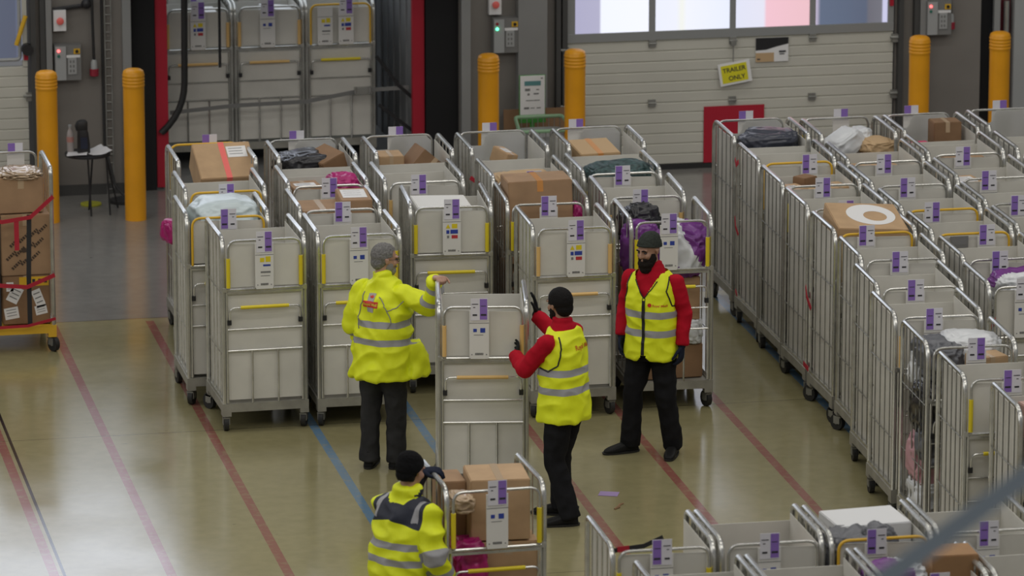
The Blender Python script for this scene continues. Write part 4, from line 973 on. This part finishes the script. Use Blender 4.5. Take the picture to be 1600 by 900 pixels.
def shell(par, name, geo, voxel, m, it=3, disp=None, fn=None):
    mb = MB(); geo(mb); me = remesh(mb, voxel, it)
    if disp:
        amp, fr, sd, ax = disp
        nr = [v.normal.copy() for v in me.vertices]
        for v, q in zip(me.vertices, nr):
            p = v.co; a = noise.noise(V((p.x*fr*ax[0]+sd, p.y*fr*ax[1], p.z*fr*ax[2]))); c = noise.noise(V((p.x*fr*2.3+sd, p.y*fr*2.3, p.z*fr*1.6+sd)))
            v.co = p + q*amp*((1-abs(a)*2.2)*.8 + c*.5)
        me.update()
    if fn:
        for an, f in fn.items():
            at = me.attributes.new(an, 'FLOAT', 'POINT'); at.data.foreach_set('value', [f(v.co) for v in me.vertices])
    me.materials.append(m); return link(name, me, par)
def seg_t(p, a, b):
    d = b-a; t = max(0, min(1, (p-a).dot(d)/d.length_squared)); return t, (p-(a+d*t)).length
def emblem(par, name, vs, fs, mats_i, mats, target, M, off=.004, direction=V((0,1,0))):
    """lay a flat design onto a garment by casting along direction"""
    bvh = BVHTree.FromPolygons([v.co.copy() for v in target.data.vertices], [tuple(p.vertices) for p in target.data.polygons])
    mb = MB(); out = []
    for v in vs:
        p = M @ V(v); hit = bvh.ray_cast(p - direction*.6, direction)
        out.append(hit[0] - direction*off - direction*V(v).z if hit[0] is not None else p)
    mb.v = [tuple(p) for p in out]; mb.f = [tuple(f) for f in fs]; mb.m = mats_i
    me = bpy.data.meshes.new(name); me.from_pydata(mb.v, [], mb.f)
    for m in mats: me.materials.append(m)
    me.polygons.foreach_set('material_index', mats_i); me.update(); return link(name, me, par)
def grid_rect(x0, x1, z0, z1, lift, n=6):
    vs = []; fs = []
    for i in range(n+1):
        for j in range(n+1): vs.append((lerp(x0,x1,i/n), lerp(z0,z1,j/n), lift))
    for i in range(n):
        for j in range(n): a = i*(n+1)+j; fs.append((a, a+n+1, a+n+2, a+1))
    return vs, fs
def design(*items):
    vs, fs, mi = [], [], []
    for (v, f), k in items:
        o = len(vs); vs += [tuple(q) for q in v]; fs += [tuple(i+o for i in q) for q in f]; mi += [k]*len(f)
    return vs, fs, mi

def person(label, loc, th, P, style):
    """P joints in the local frame (facing -Y, left = +X): head(c,yaw,pitch,roll), neck, shL/R, elL/R, wrL/R, hipL/R, knL/R, anL/R, toe yaw L/R, lean"""
    t = thing('person', label, 'person', (loc[0], loc[1], 0), (0, 0, th))
    hc, hy, hp, hr = P['head']; H = Matrix.Translation(V(hc)) @ Euler((hp, hr, hy), 'XYZ').to_matrix().to_4x4()
    H = Matrix.Translation(V(hc)) @ Matrix.Rotation(hy, 4, 'Z') @ Matrix.Rotation(hp, 4, 'X') @ Matrix.Rotation(hr, 4, 'Y')
    J = {k: V(v) for k, v in P.items() if k[:2] in ('sh', 'el', 'wr', 'hi', 'kn', 'an', 'ne', 'pe', 'ch')}
    pel, chest = J.get('pelvis', V((0,0,.93))), J.get('chest', V((0,0,1.40))); tw = P.get('twist', 0.); twp = P.get('twist_pelvis', 0.)
    def spine(z):
        k = (z-.93)/.47; c = pel.lerp(chest, k) if k > 0 else pel + V((0,0,z-.93)); kk = max(0, min(1, k)); a = lerp(twp, tw, kk); c = V((c.x, c.y, c.z))
        return c, V((cos(a),sin(a),0)), V((-sin(a),cos(a),0))
    A = [(J['shL'],J['elL'],J['wrL']), (J['shR'],J['elR'],J['wrR'])]; LG = [(J['hipL'],J['knL'],J['anL']), (J['hipR'],J['knR'],J['anR'])]
    prof = [(.80,.150,.110,.0),(.90,.162,.118,.0),(1.02,.150,.108,-.005),(1.15,.155,.108,-.01),(1.28,.165,.112,-.005),(1.38,.155,.098,.0),(1.45,.115,.080,.005),(1.50,.075,.068,.0),(1.54,.055,.058,-.004)]
    body = MB(); torso(body, spine, prof); head_geo(body, H)
    nk = J['neck']; body.tube([nk - V((0,0,.03)), H @ V((0,.015,-.05))], [.060, .054], 14); body.ell(H @ V((0,.015,-.05)), (.054,.054,.05))
    for a, b_, c in A: body.chain([a, lerp(a,b_,.5), b_, lerp(b_,c,.35), c], [.044,.040,.034,.034,.026], 12)
    for a, b_, c in LG: body.chain([a, lerp(a,b_,.4), b_, lerp(b_,c,.3), c], [.085,.078,.056,.054,.038], 12)
    for side in 'LR':
        hd = P.get('hand'+side)
        if hd and hd.get('bare'): fingers(body, J['wr'+side], V(hd['d']), V(hd['palm']), hd['side'], hd.get('curl', .5), 1.03, curls=hd.get('curls'), thumb=hd.get('thumb', .9))
    me = remesh(body, .0065, 2, .5, 'body'); me.materials.append(style['skin']); link('body', me, t)
    for side in 'LR':
        hd = P.get('hand'+side)
        if hd and not hd.get('bare'):
            def g(mb): 
                w = J['wr'+side]; e = J['el'+side]; mb.chain([w + (e-w).normalized()*.06, w], [.036,.033], 12)
                fingers(mb, w, V(hd['d']), V(hd['palm']), hd['side'], hd.get('curl', .5), 1.08, .0105, hd.get('spread', .14), hd.get('curls'), hd.get('thumb', .9))
            shell(t, 'glove', g, .0055, style['glove'], 1)
    # trousers
    def trg(mb):
        torso(mb, spine, [(.78,.160,.125,.0),(.88,.172,.130,0),(.97,.165,.122,0),(1.04,.155,.115,0)], .008)
        for a, b_, c in LG:
            e = c + (c-b_).normalized()*.03
            mb.chain([a, lerp(a,b_,.45), b_, lerp(b_,c,.5)], [.104,.097,.079,.072], 16); mb.tube([lerp(b_,c,.4), e], [.074,.077], 16)
    shell(t, 'trousers', trg, .011, style['trousers'], 3, (.010, 9, style.get('seed', 1), (1, 1, .9)))
    for s_, (a, b_, c) in zip('LR', LG):
        yaw = P.get('toe'+s_, 0); lift = P.get('lift'+s_, 0.)
        boot(None, None, 'boot', t, Matrix.Translation((c.x, c.y, 0)) @ Matrix.Rotation(yaw, 4, 'Z') @ Matrix.Rotation(lift, 4, 'X'))
    return t, J, H, spine, A

def del_faces(o, cond):
    bm = bmesh.new(); bm.from_mesh(o.data); dl = [f for f in bm.faces if cond(f.calc_center_median())]
    bmesh.ops.delete(bm, geom=dl, context='FACES'); bm.to_mesh(o.data); bm.free(); o.data.update()
def sleeve(mb, A, r, end=.92):
    a, b, c = A; e = lerp(b, c, end)
    mb.chain([lerp(a,b,.03), lerp(a,b,.5), b], [r*1.08, r*1.05, r], 14); mb.tube([b, lerp(b,c,.5), e], [r, r*.93, r*.82], 14)
def collar(mb, P, H, r=.075, h=.06):
    n = V(P['neck']); top = H @ V((0,.02,-.085))
    c2 = lerp(n, top, .88)
    mb.loft([(n+V((0,0,-.04)), (r*1.25,0,0), (0,r*1.15,0)), (n+V((0,0,.0)), (r,0,0), (0,r*.98,0)), (c2, (r*.92,0,0), (0,r*.92,0))], 18)
def band_fn(bands, hw, arms=None, arm_bands=(), ahw=.022, armR=.085):
    def f(p):
        v = -1.
        if arms:
            for a, b, c in arms:
                t1, d1 = seg_t(p, a, b); t2, d2 = seg_t(p, b, c); L1 = (b-a).length; L2 = (c-b).length
                s = t1*L1 if d1 <= d2 else L1 + t2*L2
                if min(d1, d2) < armR and s > .10:
                    v = max(v, max(ahw - abs(s-q) for q in arm_bands)) if arm_bands else v
                    if arm_bands: return max(ahw - abs(s-q) for q in arm_bands)
        return max(hw - abs(p.z-q) for q in bands)
    return f

# the grey haired man in the yellow coat, seen from behind, holding the pushed cage
th = radians(142)
P1 = dict(head=((-.005,-.035,1.665), radians(-42), .12, 0.), neck=(0,-.005,1.50), pelvis=(0,0,.93), chest=(0,-.005,1.40),
          shL=(.175,.0,1.415), elL=(.235,.05,1.16), wrL=(.22,-.12,.98), shR=(-.175,.01,1.42), elR=(-.40,-.03,1.33), wrR=(-.515,.095,1.60),
          hipL=(.09,0,.89), knL=(.10,.01,.49), anL=(.095,.05,.085), hipR=(-.09,0,.89), knR=(-.10,-.03,.49), anR=(-.10,-.03,.085), toeL=.25, toeR=-.2,
          handR=dict(bare=True, d=(-.75,.55,.20), palm=(-.25,.1,-1), side=-1, curl=1.3, thumb=1.2), handL=dict(bare=True, d=(-.1,-.6,-.8), palm=(-1,0,.1), side=1, curl=.4))
t1, J, H, spine, A = person('grey haired man in long yellow reflective coat, back turned, holding the pushed cage', (6.825,38.94), th, P1, dict(skin=SKIN, trousers=TRG, glove=GLOVE, seed=3))
head_parts(t1, H, HAIRG)
def g(mb):
    torso(mb, spine, [(.745,.255,.205,.0),(.90,.235,.185,.0),(1.05,.222,.170,-.005),(1.20,.222,.168,-.008),(1.33,.222,.165,-.005),(1.40,.200,.140,.0),(1.45,.150,.115,0),(1.49,.110,.10,.0),(1.53,.085,.085,0)], 0, 28, 2.3)
    for a in A: sleeve(mb, a, .070, .95)
    collar(mb, P1, H, .085)
    mb.loft([((-.22,-.10,1.02),(.05,0,0),(0,.10,0)),((-.255,-.10,.86),(.06,.0,0),(0,.12,0)),((-.275,-.09,.76),(.055,0,0),(0,.13,0))], 16)     # open front edge flaring at his right
yk = lambda p: -1.
coat = shell(t1, 'yellow_coat', g, .010, hivis('hivis_coat'), 3, (.030, 6.0, 5, (1,1,1.2)), {'band': band_fn((1.185,1.045), .026, A, (.33,.46), .022, .10)})
vs, fs, mi = design((grid_rect(-.030,.030,1.285,1.425,.0), 0), (grid_rect(-.068,.068,1.325,1.372,.0015), 1))
tv, tf = text_geo('Royal Mail', .030, bold=.0008); tv = [(v[0],v[1]+1.348,.003) for v in tv]; vs2, fs2, mi2 = design((([*vs], [*fs]), 0), ((tv, tf), 2)); mi2[:len(mi)] = mi
cr = [((-.014,1.395,.0015),(.014,1.395,.0015),(.019,1.412,.0015),(.009,1.405,.0015),(0,1.416,.0015),(-.009,1.405,.0015),(-.019,1.412,.0015))]
o_ = len(vs2); vs2 += list(cr[0]); fs2 += [tuple(i+o_ for i in range(7))]; mi2 += [1]
BACKM = Matrix(((-1,0,0,.015),(0,0,0,.0),(0,1,0,0),(0,0,0,1)))
emblem(t1, 'back_badge', vs2, fs2, mi2, [mat('badge_grey', (.40,.38,.38), .6), mat('badge_red', (.60,.035,.02), .5), mat('badge_yellow', (.75,.55,.05), .5)], coat, BACKM, .004, V((0,-1,0)))
def seam(par, name, pts, tgt, m, r=.004):
    bvh = BVHTree.FromPolygons([v.co.copy() for v in tgt.data.vertices], [tuple(p.vertices) for p in tgt.data.polygons]); q = []
    for i in range(len(pts)-1):
        for k in range(6):
            loc_, nrm, _, _ = bvh.find_nearest(V(pts[i]).lerp(V(pts[i+1]), k/6)); q.append(loc_ + nrm*.002)
    b = MB(); b.tube(q, r, 6); return link(name, b.mesh(name, [m]), par)
PIPE = mat('grey_piping', (.28,.28,.25), .6)
seam(t1, 'piping', [(-.06,.2,1.47),(-.13,.2,1.32),(-.16,.2,1.15)], coat, PIPE); seam(t1, 'piping', [(-.14,.2,1.30),(-.24,.12,1.37)], coat, PIPE); seam(t1, 'piping', [(.06,.2,1.47),(.14,.2,1.30),(.17,.2,1.15)], coat, PIPE)
b = MB(); b.tube([J['wrR']+(J['elR']-J['wrR']).normalized()*.012, J['wrR']+(J['elR']-J['wrR']).normalized()*.035], [.037,.042], 14); link('cuff', b.mesh('cu', [ZIP]), t1)
def cap(mb, H, grow=1.06, cut=None):
    R = H.to_3x3(); mb.ell(H @ V((0,.015,.036)), (.079*grow,.099*grow,.092*grow), R, 24); mb.ell(H @ V((0,.050,-.022)), (.064*grow,.058*grow,.062*grow), R, 20)
def hair_obj(par, name, H, m, grow, cond, amp=.004, it=2):
    o = shell(par, name, lambda mb: cap(mb, H, grow), .0065, m, it, (amp, 40, 3, (1,1,1))); Hi = H.inverted()
    del_faces(o, lambda c: cond(Hi @ c)); return o
hair_obj(t1, 'hair', H, HAIRG, 1.035, lambda q: q.y < -.035 and q.z < .085 - max(0, abs(q.x)-.045)*.9 or (q.y < -.02 and q.z < .0) or (q.y < .028 and q.z < .03 and q.y < .01))
def beard_geo(mb, H, big):
    R = H.to_3x3(); e = lambda c, r: mb.ell(H @ V(c), r, R, 18)
    e((0,-.052,-.085), (.056*big,.052*big,.042*big))
    for s in (-1, 1): e((s*.050,-.028,-.050), (.020*big,.034*big,.042*big)); e((s*.024,-.088,-.046), (.020,.012,.008))
    if big > 1.1: e((0,-.062,-.125), (.050,.046,.045))
shell(t1, 'beard', lambda mb: beard_geo(mb, H, .96), .0055, mat('short_grey_beard', (.22,.205,.19), .8), 2, (.003,50,1,(1,1,1)))
b = MB()
for s in (-1, 1):
    b.tube([H @ V((s*.032+.022*cos(a),-.103-.002*cos(a),.008+.017*sin(a))) for a in [2*pi*k/14 for k in range(14)]], .0022, 6, closed=True)
    b.tube([H @ V((s*.054,-.100,.012)), H @ V((s*.078,-.04,.014)), H @ V((s*.080,.015,.012))], .0022, 6)
b.tube([H @ V((-.010,-.106,.012)), H @ V((.010,-.106,.012))], .002, 6); link('glasses', b.mesh('gl', [BLACK]), t1)

# the dark haired man in red sleeves and vest pushing the cage from the right
th = radians(-135)
P2 = dict(head=((-.02,-.055,1.665), radians(-16), .10, .06), neck=(-.01,-.02,1.50), pelvis=(.0,.0,.93), chest=(-.01,-.015,1.40), twist=.0,
          shL=(.185,-.03,1.42), elL=(.20,-.22,1.185), wrL=(.03,-.42,1.235), shR=(-.185,-.03,1.43), elR=(-.31,-.25,1.33), wrR=(-.375,-.50,1.45),
          hipL=(.09,.01,.89), knL=(.10,-.02,.49), anL=(.09,.11,.085), hipR=(-.09,0,.89), knR=(-.10,-.10,.49), anR=(-.12,-.10,.085), toeL=.75, toeR=.45,
          handR=dict(d=(-.05,-.1,1), palm=(.62,-.78,0), side=-1, curl=.25, thumb=.6), handL=dict(d=(-.92,-.35,.20), palm=(.25,-.95,.1), side=1, curl=.35, spread=.5, thumb=.3))
t2, J, H, spine, A = person('dark haired man in red sleeves and yellow vest pushing the tall cage', (7.905,37.22), th, P2, dict(skin=SKIN2, trousers=TRK, glove=GLOVE, seed=9))
head_parts(t2, H, HAIRK)
def fleece(P, spine, A, H):
    def g(mb):
        torso(mb, spine, [(.92,.180,.140,0),(1.05,.180,.135,-.005),(1.20,.185,.138,-.01),(1.33,.190,.135,-.005),(1.40,.178,.118,0),(1.45,.140,.10,0),(1.49,.100,.09,.0),(1.53,.080,.08,0)], 0, 28, 2.3)
        for a in A: sleeve(mb, a, .060, .97)
        collar(mb, P, H, .078)
    return g
shell(t2, 'red_fleece', fleece(P2, spine, A, H), .010, FLEECE, 3, (.012, 8, 7, (1,1,1.2)))
def vest(spine):
    def g(mb): torso(mb, spine, [(.80,.214,.178,.0),(.92,.210,.170,.0),(1.05,.200,.155,-.005),(1.20,.200,.157,-.01),(1.30,.197,.153,-.006),(1.38,.190,.140,.0),(1.43,.170,.120,0),(1.47,.135,.108,0),(1.495,.105,.098,0)], 0, 30, 2.4)
    return g
v2 = shell(t2, 'hivis_vest', vest(spine), .010, hivis('hivis_vest_cloth'), 3, (.018, 6, 11, (1,1,1.6)), {'band': band_fn((1.185,1.045), .027)})
tv, tf = text_geo('Royal Mail', .050, bold=.001); tv = [(v[0],v[1]+1.365,.0) for v in tv]
emblem(t2, 'vest_print', tv, tf, [0]*len(tf), [mat('print_orange', (.62,.16,.02), .6)], v2, Matrix(((-1,0,0,-.055),(0,0,0,0),(0,1,0,0),(0,0,0,1))), .003, V((0,-1,0)))
seam(t2, 'armhole_binding', [(.20,-.10,1.22),(.22,-.01,1.20),(.21,.08,1.25),(.185,.10,1.38),(.13,.03,1.48)], v2, ZIP, .006)
hair_obj(t2, 'hair', H, HAIRK, 1.09, lambda q: (q.y < -.045 and q.z < .075) or (q.y < -.01 and q.z < .015) or (q.y < .03 and q.z < -.01), .002)
shell(t2, 'beard', lambda mb: beard_geo(mb, H, .98), .0055, BEARD, 2, (.003,50,1,(1,1,1)))

# the bearded man in the beanie, walking towards the camera's left
th = radians(-36)
P3 = dict(head=((-.015,-.045,1.655), radians(-16), .16, -.03), neck=(0,-.01,1.50), pelvis=(0,0,.93), chest=(0,-.005,1.40),
          shL=(.188,.0,1.42), elL=(.255,.05,1.15), wrL=(.255,-.01,.91), shR=(-.188,.0,1.42), elR=(-.255,.06,1.17), wrR=(-.25,-.03,.94),
          hipL=(.09,0,.89), knL=(.125,-.02,.49), anL=(.16,.06,.085), hipR=(-.09,0,.89), knR=(-.14,-.05,.49), anR=(-.175,-.02,.085), toeL=.22, toeR=-.75,
          handL=dict(d=(.0,-.15,-1), palm=(-1,0,.0), side=1, curl=.45, thumb=.7), handR=dict(d=(.03,-.15,-1), palm=(1,0,0), side=-1, curl=.5, thumb=.7))
t3, J, H, spine, A = person('bearded man in grey beanie, red sleeves and yellow vest walking towards us', (8.97,38.91), th, P3, dict(skin=SKIN2, trousers=TRK, glove=GLOVEN, seed=15))
head_parts(t3, H, BEARD, False)
shell(t3, 'red_fleece', fleece(P3, spine, A, H), .010, FLEECE, 3, (.010, 8, 17, (1,1,1.2)))
v3 = shell(t3, 'hivis_vest', vest(spine), .009, hivis('hivis_vest_cloth'), 3, (.016, 6, 21, (1,1,1.6)), {'band': band_fn((1.165,1.015), .028)})
del_faces(v3, lambda c: c.y < 0 and (c.z > 1.29 + abs(c.x+.005)*1.75 or (c.z < .845 and abs(c.x) < .05-(c.z-.80)*.8)) or c.z > 1.492)
vs, fs = grid_rect(-.013,.013,.825,1.30,0,24)
emblem(t3, 'zip', vs, fs, [0]*len(fs), [ZIP], v3, Matrix(((1,0,0,-.004),(0,0,0,0),(0,1,0,0),(0,0,0,1))), .004, V((0,1,0)))
seam(t3, 'neck_binding', [(-.004,-.16,1.30),(.05,-.15,1.37),(.10,-.12,1.45)], v3, ZIP, .0045); seam(t3, 'neck_binding', [(-.004,-.16,1.30),(-.05,-.15,1.37),(-.10,-.12,1.45)], v3, ZIP, .0045)
seam(t3, 'armhole_binding', [(.21,.04,1.22),(.20,-.08,1.24),(.17,-.12,1.36),(.14,-.02,1.47)], v3, ZIP, .006); seam(t3, 'armhole_binding', [(-.21,.04,1.22),(-.20,-.08,1.24),(-.17,-.12,1.36),(-.14,-.02,1.47)], v3, ZIP, .006)
tv, tf = text_geo('Royal Mail', .026, 'LEFT', .0006); tv = [(v[0]+.022,v[1]+1.245,.0) for v in tv]
cv = [(.016*cos(2*pi*k/16), 1.248+.016*sin(2*pi*k/16), .0) for k in range(16)]
vs, fs, mi = design(((cv, [tuple(range(16))]), 0), ((tv, tf), 1))
emblem(t3, 'chest_print', vs, fs, mi, [mat('badge_red', (.6,.03,.02)), mat('print_orange', (.62,.16,.02))], v3, Matrix(((1,0,0,.045),(0,0,0,0),(0,1,0,0),(0,0,0,1))), .003, V((0,1,0)))
shell(t3, 'beard', lambda mb: beard_geo(mb, H, 1.18), .0055, BEARD, 2, (.005,45,1,(1,1,1)))
def beanie(par, H, m, z0=.03, sl=.62, hem=True):
    Hi = H.inverted()
    o = shell(par, 'beanie', lambda mb: (cap(mb, H, 1.13), mb.ell(H @ V((0,.03,.085)), (.076,.088,.062), H.to_3x3(), 20)), .0065, m, 2, (.003, 30, 3, (1,1,1)))
    del_faces(o, lambda c: (Hi @ c).z < z0 - (Hi @ c).y*sl); return o
beanie(t3, H, KNIT, .036, .26)
R_ = H.to_3x3(); b = MB()
b.tube([H @ V((.082*cos(a), .014+.104*sin(a), .044-.26*(.014+.104*sin(a)))) for a in [2*pi*k/28 for k in range(28)]], .0085, 8, closed=True); link('beanie_hem', b.mesh('bh', [KNIT]), t3)

# the man at the bottom, black beanie, yellow and navy jacket
th = radians(128)
P4 = dict(head=((-.01,-.045,1.66), radians(6), .18, .0), neck=(0,-.01,1.50), pelvis=(0,.02,.93), chest=(0,-.01,1.40),
          shL=(.180,-.01,1.41), elL=(.25,-.20,1.33), wrL=(.09,-.26,1.60), shR=(-.195,.0,1.41), elR=(-.30,.04,1.16), wrR=(-.275,-.10,.93),
          hipL=(.09,.02,.89), knL=(.10,0,.49), anL=(.10,.05,.085), hipR=(-.09,.02,.89), knR=(-.10,-.02,.49), anR=(-.11,.03,.085), toeL=.2, toeR=-.2,
          handL=dict(d=(-.75,-.62,.12), palm=(0,-.2,-1), side=1, curl=.55, spread=.25, thumb=.5), handR=dict(d=(0,-.3,-1), palm=(1,0,0), side=-1, curl=.5))
t4, J, H, spine, A = person('man in black beanie and yellow jacket with navy shoulders, back turned, bottom edge', (5.925,32.97), th, P4, dict(skin=SKIN, trousers=mat('navy_trousers', (.010,.012,.022), .85), glove=GLOVEN, seed=25))
head_parts(t4, H, HAIRK)
def g(mb):
    torso(mb, spine, [(.95,.215,.175,.01),(1.02,.232,.185,.008),(1.15,.238,.180,.0),(1.28,.232,.172,-.005),(1.38,.215,.152,.0),(1.45,.160,.115,.0),(1.50,.095,.09,.0)], 0, 28, 2.3)
    for a in A: sleeve(mb, a, .076, .96)
    collar(mb, P4, H, .092)
def yoke(p):
    lo = 1.375 + .10*max(0, .10-abs(p.x))/.10*0 - .10*min(1, abs(p.x)/.2)*(-.6)
    if p.z > 1.475 and V((p.x, p.y+.01, 0)).length < .112: return -1.
    a, b_, c = A[1]; 
    return min(p.z - (1.375 - .05*min(1, abs(p.x)/.2)), .222 - abs(p.x))
def band4(p):
    v = band_fn((1.205,1.095), .024, A, (.27,.41), .026, .105)(p)
    if p.z > 1.36 and p.z < 1.52: v = max(v, .022 - abs(abs(p.x)-.165))
    return v
shell(t4, 'yellow_jacket', g, .011, hivis('hivis_jacket', True), 3, (.026, 6.0, 31, (1,1,1.4)), {'band': band4, 'yoke': yoke})
beanie(t4, H, KNITK, .034, .66)
hair_obj(t4, 'hair', H, HAIRK, 1.03, lambda q: q.y < .03 or q.z > .03 or q.z < -.055, .003)

# hand rail of the gallery stairs, much nearer to the camera
b = MB(); b.tube([(.80,12.116,5.551),(3.195,12.035,7.227),(3.878,12.012,7.705),(6.27,11.931,9.379)], .027, 14)
o = link('handrail', b.mesh('hr', [mat('blue_grey_paint', (.52,.60,.65), .5)])); tag(o, 'blurred blue grey handrail slanting across the bottom right corner', 'handrail')

# ------------------------------------------------------------------ light and camera
world = bpy.data.worlds.new('hall_light'); SC.world = world; world.use_nodes = True
bg = world.node_tree.nodes['Background']; bg.inputs[0].default_value = (.88,.89,.92,1); bg.inputs[1].default_value = .21
def area(loc, rot, sx, sy, power, col=(1,.96,.89)):
    l = bpy.data.lights.new('roof_and_fill_light', 'AREA'); l.shape = 'RECTANGLE'; l.size = sx; l.size_y = sy; l.energy = power; l.color = col
    o = bpy.data.objects.new('roof_and_fill_light', l); COL.objects.link(o); o.location = loc; o.rotation_euler = rot
for y in (30, 35, 40, 45): area((9, y, 10.5), (0,0,0), 22, .7, 360)
area((9, 24, 12), (radians(52),0,0), 24, 3, 650, (1,.96,.90))  # added fill aimed from the camera side, not a roof strip
area((-6, 37, 6.0), (0,radians(-80),0), 5, 16, 420, (1,.98,.95))  # added fill from the left to brighten the cage sides, no fixture there
cam = bpy.data.cameras.new('camera'); co = bpy.data.objects.new('camera', cam); COL.objects.link(co)
co.location = (0,0,11.15); co.rotation_euler = (radians(90-13.8), 0, radians(-11.4))
cam.sensor_width = 36; cam.sensor_fit = 'HORIZONTAL'; cam.lens = 8200/1600*36; cam.clip_end = 200; cam.clip_start = .5
cam.dof.use_dof = True; cam.dof.focus_distance = 40.5; cam.dof.aperture_fstop = 3.2
SC.camera = co
SC.view_settings.view_transform = 'Standard'; SC.view_settings.look = 'None'; SC.view_settings.gamma = 1; SC.view_settings.use_curve_mapping = False
SC.view_settings.exposure = -0.36
